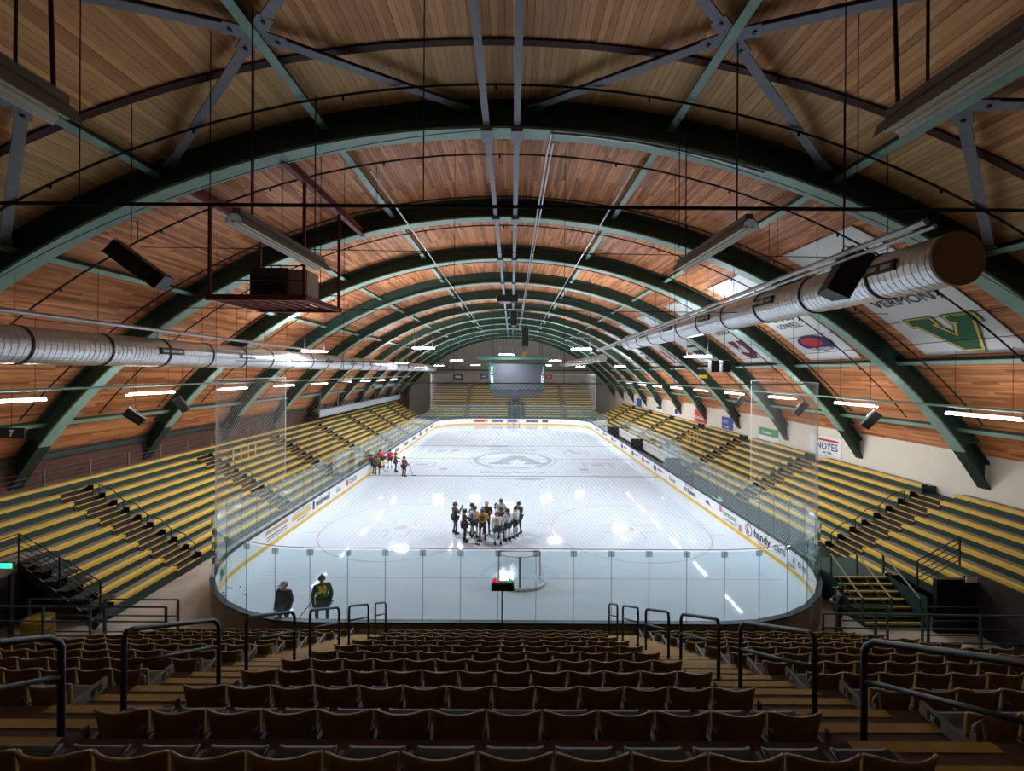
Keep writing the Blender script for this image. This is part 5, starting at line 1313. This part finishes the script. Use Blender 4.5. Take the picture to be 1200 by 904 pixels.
def person(x, y, heading, pose, jersey, pants, socks, helmet, lab, gloves=(30, 30, 32), kind='skater', number=None, ncol=None, stick=None, scale=1.0, z=0.0, hair=False, stripe=None):
    t = thing('person', lab, 'person', (x, y, z))
    W = Matrix.Translation((x, y, z)) @ Matrix.Rotation(heading, 4, 'Z') @ Matrix.Scale(scale, 4)
    P = POSES[pose]
    me = SKIN[(pose, 'body')].copy(); me.name = 'body'; me.materials.clear()
    for m in (SKINTONE, cm(socks), cm((34, 34, 38))): me.materials.append(m)
    me.polygons.foreach_set('use_smooth', [True] * len(me.polygons))
    for p in me.polygons:
        c = p.center; p.material_index = 2 if c.z < .15 else (1 if c.z < .98 and abs(c.x) < .3 and c.y < .3 else 0)
    put('body', me, t, W)
    for ly, colr in (('jersey', jersey), ('pants', pants)):
        m2 = SKIN[(pose, ly)].copy(); m2.name = ly; m2.materials.clear(); m2.materials.append(cm(colr)); m2.materials.append(cm(stripe or colr))
        m2.polygons.foreach_set('use_smooth', [True] * len(m2.polygons))
        if stripe and ly == 'jersey':
            for p in m2.polygons:
                if abs(p.center.x) > .26 or p.center.z < 1.02: p.material_index = 1
        put(ly, m2, t, W)
    hd = Vector(P['head']); cr = Vector(P['crown']); d = (cr - hd).normalized(); ax = Vector((1, 0, 0)); fy = d.cross(ax) * -1
    fy = ax.cross(d) * -1 if ax.cross(d).y > 0 else ax.cross(d)
    fwd = Vector(P['nose']) - hd; fwd = (fwd - d * fwd.dot(d)).normalized(); rt = fwd.cross(d)
    HM = W @ Matrix(((rt.x, fwd.x, d.x, hd.x), (rt.y, fwd.y, d.y, hd.y), (rt.z, fwd.z, d.z, hd.z), (0, 0, 0, 1)))
    hm = cm(helmet, .35)
    if kind == 'coach':
        b = MB(); b.ellipsoid((0, -.01, .05), (.112, .125, .1), 12, 8, 0, -.25); b.box(-.075, .075, .08, .21, .045, .06)
        put('cap', b.mesh('cap', hm, smooth=True), t, HM)
        b = MB(); b.ellipsoid((0, -.04, .0), (.108, .1, .09), 10, 6, 0, -.7); put('hair', b.mesh('hair', HAIR, smooth=True), t, HM)
    else:
        b = MB(); b.ellipsoid((0, -.012, .02), (.128, .15, .135), 12, 8, 0, -.35)
        b.box(-.02, .02, -.15, .12, .13, .16); put('helmet', b.mesh('helmet', hm, smooth=False), t, HM)
        b = MB()
        for q in (-.06, -.02, .02, .06): b.tube([(q, .13, .02), (q * .9, .155, -.06), (q * .8, .12, -.12)], .004, 4)
        for zz in (-.03, -.08): b.tube([(-.1, .06, zz), (-.05, .145, zz), (.05, .145, zz), (.1, .06, zz)], .004, 4)
        put('face_cage', b.mesh('face_cage', M_CLIP), t, HM)
        if hair:
            b = MB(); b.tube([(0, -.10, -.02), (.01, -.15, -.15), (0, -.14, -.36)], [.035, .045, .015], 7); put('hair', b.mesh('hair', HAIR, smooth=True), t, HM)
    b = MB()
    for s_ in (-1, 1): b.ellipsoid((s_ * .036, .088, -.005), (.014, .008, .009), 6, 4)
    put('eyes', b.mesh('eyes', M_INK), t, HM)
    b = MB(); b.ellipsoid((0, .092, -.058), (.028, .01, .007), 8, 4); put('mouth', b.mesh('mouth', M_MAROON), t, HM)
    bulk = 1.5 if kind != 'coach' else 1.0
    key = (gloves, bulk)
    if key not in _gl: _gl[key] = glove_mesh(cm(gloves) if kind != 'coach' else SKINTONE, bulk)
    for s_ in ('R', 'L'):
        w = Vector(P['wr' + s_]); h = Vector(P['ha' + s_]); Mx = W @ frame_dir(w, h - w)
        if s_ == 'L': Mx = Mx @ Matrix.Scale(-1, 4, (1, 0, 0))
        put('glove' if kind != 'coach' else 'hand', _gl[key], t, Mx)
        a = Vector(P['ank' + s_]); to = Vector(P['toe' + s_]); b = MB()
        b.tube([(a.x, a.y - .02, .20), (a.x, a.y - .03, .09), ], .062, 8); b.tube([(a.x, a.y - .06, .07), ((a.x + to.x) / 2, a.y + .08, .07), (to.x, to.y + .03, .06)], [.055, .05, .038], 8)
        if kind == 'skater': b.box(a.x - .006, a.x + .006, a.y - .1, to.y + .06, 0.0, .04, 1)
        put('skate' if kind == 'skater' else 'shoe', b.mesh('skate', [cm((28, 28, 30)), M_CONDUIT]), t, W)
    if number:
        th = math.atan2(P['chest'][1] - P['pelvis'][1], P['chest'][2] - P['pelvis'][2])
        c = Vector(P['chest']); up = Vector((0, math.sin(th), math.cos(th))); nb = Vector((0, -math.cos(th), math.sin(th)))
        o = W @ Matrix.Translation(c + nb * .205 - up * .20 + Vector((-.15, 0, 0)))
        X_ = (W.to_3x3() @ Vector((1, 0, 0))); Y_ = (W.to_3x3() @ up)
        text(number, .32 * scale, frame(o.to_translation(), X_, Y_), mat('num_%d_%d_%d' % ncol, ncol, .6, var=0), t, 'jersey_number', .85, .02)
    if stick:
        # a stick from the hands to the ice: shaft and blade, in the person's frame
        (tx, ty, tz), (bx_, by_) = stick
        top = W @ Vector((tx, ty, tz)); bot = W @ Vector((bx_, by_, .05)); bot.z = z + .04
        st = thing('hockey_stick', 'hockey stick of the ' + ' '.join(lab.split(',')[0].split()[:11]), 'hockey stick', tuple(bot), 'hockey sticks')
        MB().tube([top, bot], .016, 6).build('shaft', cm((60, 56, 54)), st)
        dr = (bot - top); dr.z = 0; dr = dr.normalized() if dr.length > .05 else Vector((1, 0, 0))
        MB().bar(bot - dr * .02, bot + dr * .3 + Vector((0, 0, .0)), .018, .07).build('blade', M_BLACK, st)
    return t
def ipos(px, py): 
    Y = CAMZ * F / (py - CY); return (px - CX) * Y / F, Y
def sk(px, py, deg, pose, jersey, pants, socks, helmet, lab, **kw):
    x, y = ipos(px, py); return person(x, y, math.radians(deg), pose, jersey, pants, socks, helmet, lab, **kw)
# headings: 0 faces away from the fixed seats (+y), 180 faces them
BRN, DRK, WHT, GLD, GRNJ = (74, 58, 56), (36, 38, 40), (222, 226, 230), (226, 176, 52), (24, 62, 48)
HST = ((.25, .36, 1.15), (.5, .55))
sk(534, 626, -60, 'raise', BRN, DRK, (70, 76, 80), (70, 72, 74), 'player in maroon-brown jersey with a gold hem, at the outer edge of the huddle', stripe=(150, 110, 50), stick=((.33, .30, 1.7), (.35, .62)))
sk(545, 635.5, -75, 'stick', BRN, DRK, (40, 44, 46), (60, 62, 64), 'player in brown jersey and pale pants holding a stick in the huddle', stick=HST)
sk(554, 627, -110, 'stand', (90, 80, 50), DRK, DRK, (60, 62, 60), 'player in dark olive jersey half hidden in the huddle')
sk(557, 631, -20, 'side', WHT, DRK, (210, 214, 216), (70, 72, 76), 'player in plain white jersey and dark pants in the huddle', number='4', ncol=(60, 60, 64))
sk(566.5, 634.5, 0, 'fold', GLD, DRK, (44, 48, 48), (96, 98, 98), 'player in yellow jersey with black number and dark pants', number='23', ncol=(30, 30, 30))
sk(571, 626, 180, 'fold', (78, 52, 48), DRK, DRK, (190, 186, 180), 'coach in brown jacket and pale cap facing the huddle', kind='coach', scale=1.04)
sk(588, 623, 190, 'raise', WHT, (60, 64, 62), WHT, (64, 64, 66), 'tall player in white jersey with a raised glove', scale=1.06, stick=((.33, .3, 1.7), (.4, .5)))
sk(588.5, 632, 160, 'stand', (88, 66, 62), DRK, DRK, (74, 72, 70), 'player with dark helmet and brown jersey behind the leaning player')
sk(584.5, 639.5, 12, 'lean', WHT, GRNJ, (214, 218, 218), (84, 88, 88), 'player in white and gold jersey and green pants leaning on a stick', stick=((.1, .45, 1.0), (-.75, .7)), number='8', ncol=(206, 160, 60))
sk(596, 634.5, 40, 'side', WHT, GRNJ, (214, 218, 218), (50, 48, 48), 'player in white jersey with long dark hair', hair=True)
sk(605.5, 630.5, 60, 'stick', WHT, (50, 56, 54), (206, 210, 212), (70, 74, 74), 'player in white jersey at the bench-side edge of the huddle')
sk(609, 624.5, 140, 'stick', (62, 60, 62), DRK, (60, 62, 64), (70, 72, 72), 'coach in dark grey jacket and helmet at the rear of the huddle', stick=HST)
REDJ = (172, 34, 46)
sk(474, 559.5, -30, 'stick', (140, 40, 46), DRK, DRK, (44, 40, 40), 'player in dark red jersey and black pants standing apart by the blue line', stick=HST)
sk(464, 554, -70, 'stick', (112, 52, 52), (80, 60, 56), DRK, (60, 48, 46), 'player in faded maroon jersey by the side boards', stick=HST)
sk(457.5, 549.5, 20, 'side', (214, 44, 56), (40, 40, 42), WHT, (38, 34, 34), 'player in bright red jersey with white socks, farthest along the boards')
sk(449, 549, 60, 'lean', (218, 44, 58), (40, 40, 42), (220, 208, 120), (38, 34, 34), 'player in bright red jersey bending beside the boards')
sk(443, 557.5, 20, 'crouch', (92, 92, 44), (40, 48, 40), (60, 62, 56), (84, 86, 78), 'goalkeeper in dark green and yellow crouching by the boards', stick=((.2, .5, .9), (.7, .7)))
sk(436.5, 556.5, -20, 'stand', (96, 60, 54), DRK, DRK, (80, 70, 62), 'player in brown jersey leaning against the boards')
sk(441.5, 547, -60, 'stand', (70, 80, 70), DRK, DRK, (78, 84, 80), 'player in grey-green jersey behind the goalkeeper')
# the two by the near glass
person(-7.95, 14.85, math.radians(165), 'side', (34, 28, 30), (50, 64, 66), (50, 60, 64), (196, 192, 186), 'coach in black jacket and pale cap standing behind the near glass', kind='coach', scale=1.04)
person(-6.72, 15.1, math.radians(28), 'lean', (16, 66, 46), (24, 56, 48), (30, 60, 52), (92, 100, 96), 'goalkeeper in dark green jersey with yellow number 30 beside the coach', number='30', ncol=(236, 206, 40), stick=((-.25, .55, .8), (-1.0, .35)), scale=1.06)
person(11.75, 15.1, math.radians(60), 'fold', (20, 20, 22), (24, 24, 26), (24, 24, 26), (30, 26, 24), 'onlooker in black clapping beside the rink corner and green stairs', kind='coach', scale=.93, z=-.03)

# ------------------------------------------------------------------ lettering: all at once
tmp = []
for s_, size, M, m, parent, name, sx, bold in TEXTS:
    cu = bpy.data.curves.new('txt', 'FONT'); cu.body = s_; cu.size = size; cu.extrude = .002; cu.offset = bold; cu.resolution_u = 2
    o = bpy.data.objects.new('txt', cu); col.objects.link(o); tmp.append(o)
bpy.context.view_layer.update()
dg = bpy.context.evaluated_depsgraph_get()
res = [bpy.data.meshes.new_from_object(o.evaluated_get(dg)) for o in tmp]
for o in tmp:
    cu = o.data; bpy.data.objects.remove(o); bpy.data.curves.remove(cu)
for me, (s_, size, M, m, parent, name, sx, bold) in zip(res, TEXTS):
    me.materials.clear(); me.materials.append(m); me.name = name
    o = bpy.data.objects.new(name, me); col.objects.link(o); o.parent = parent
    root = origin(parent)
    o.matrix_basis = Matrix.Translation(-root) @ M @ Matrix.Diagonal((sx, 1, 1, 1))
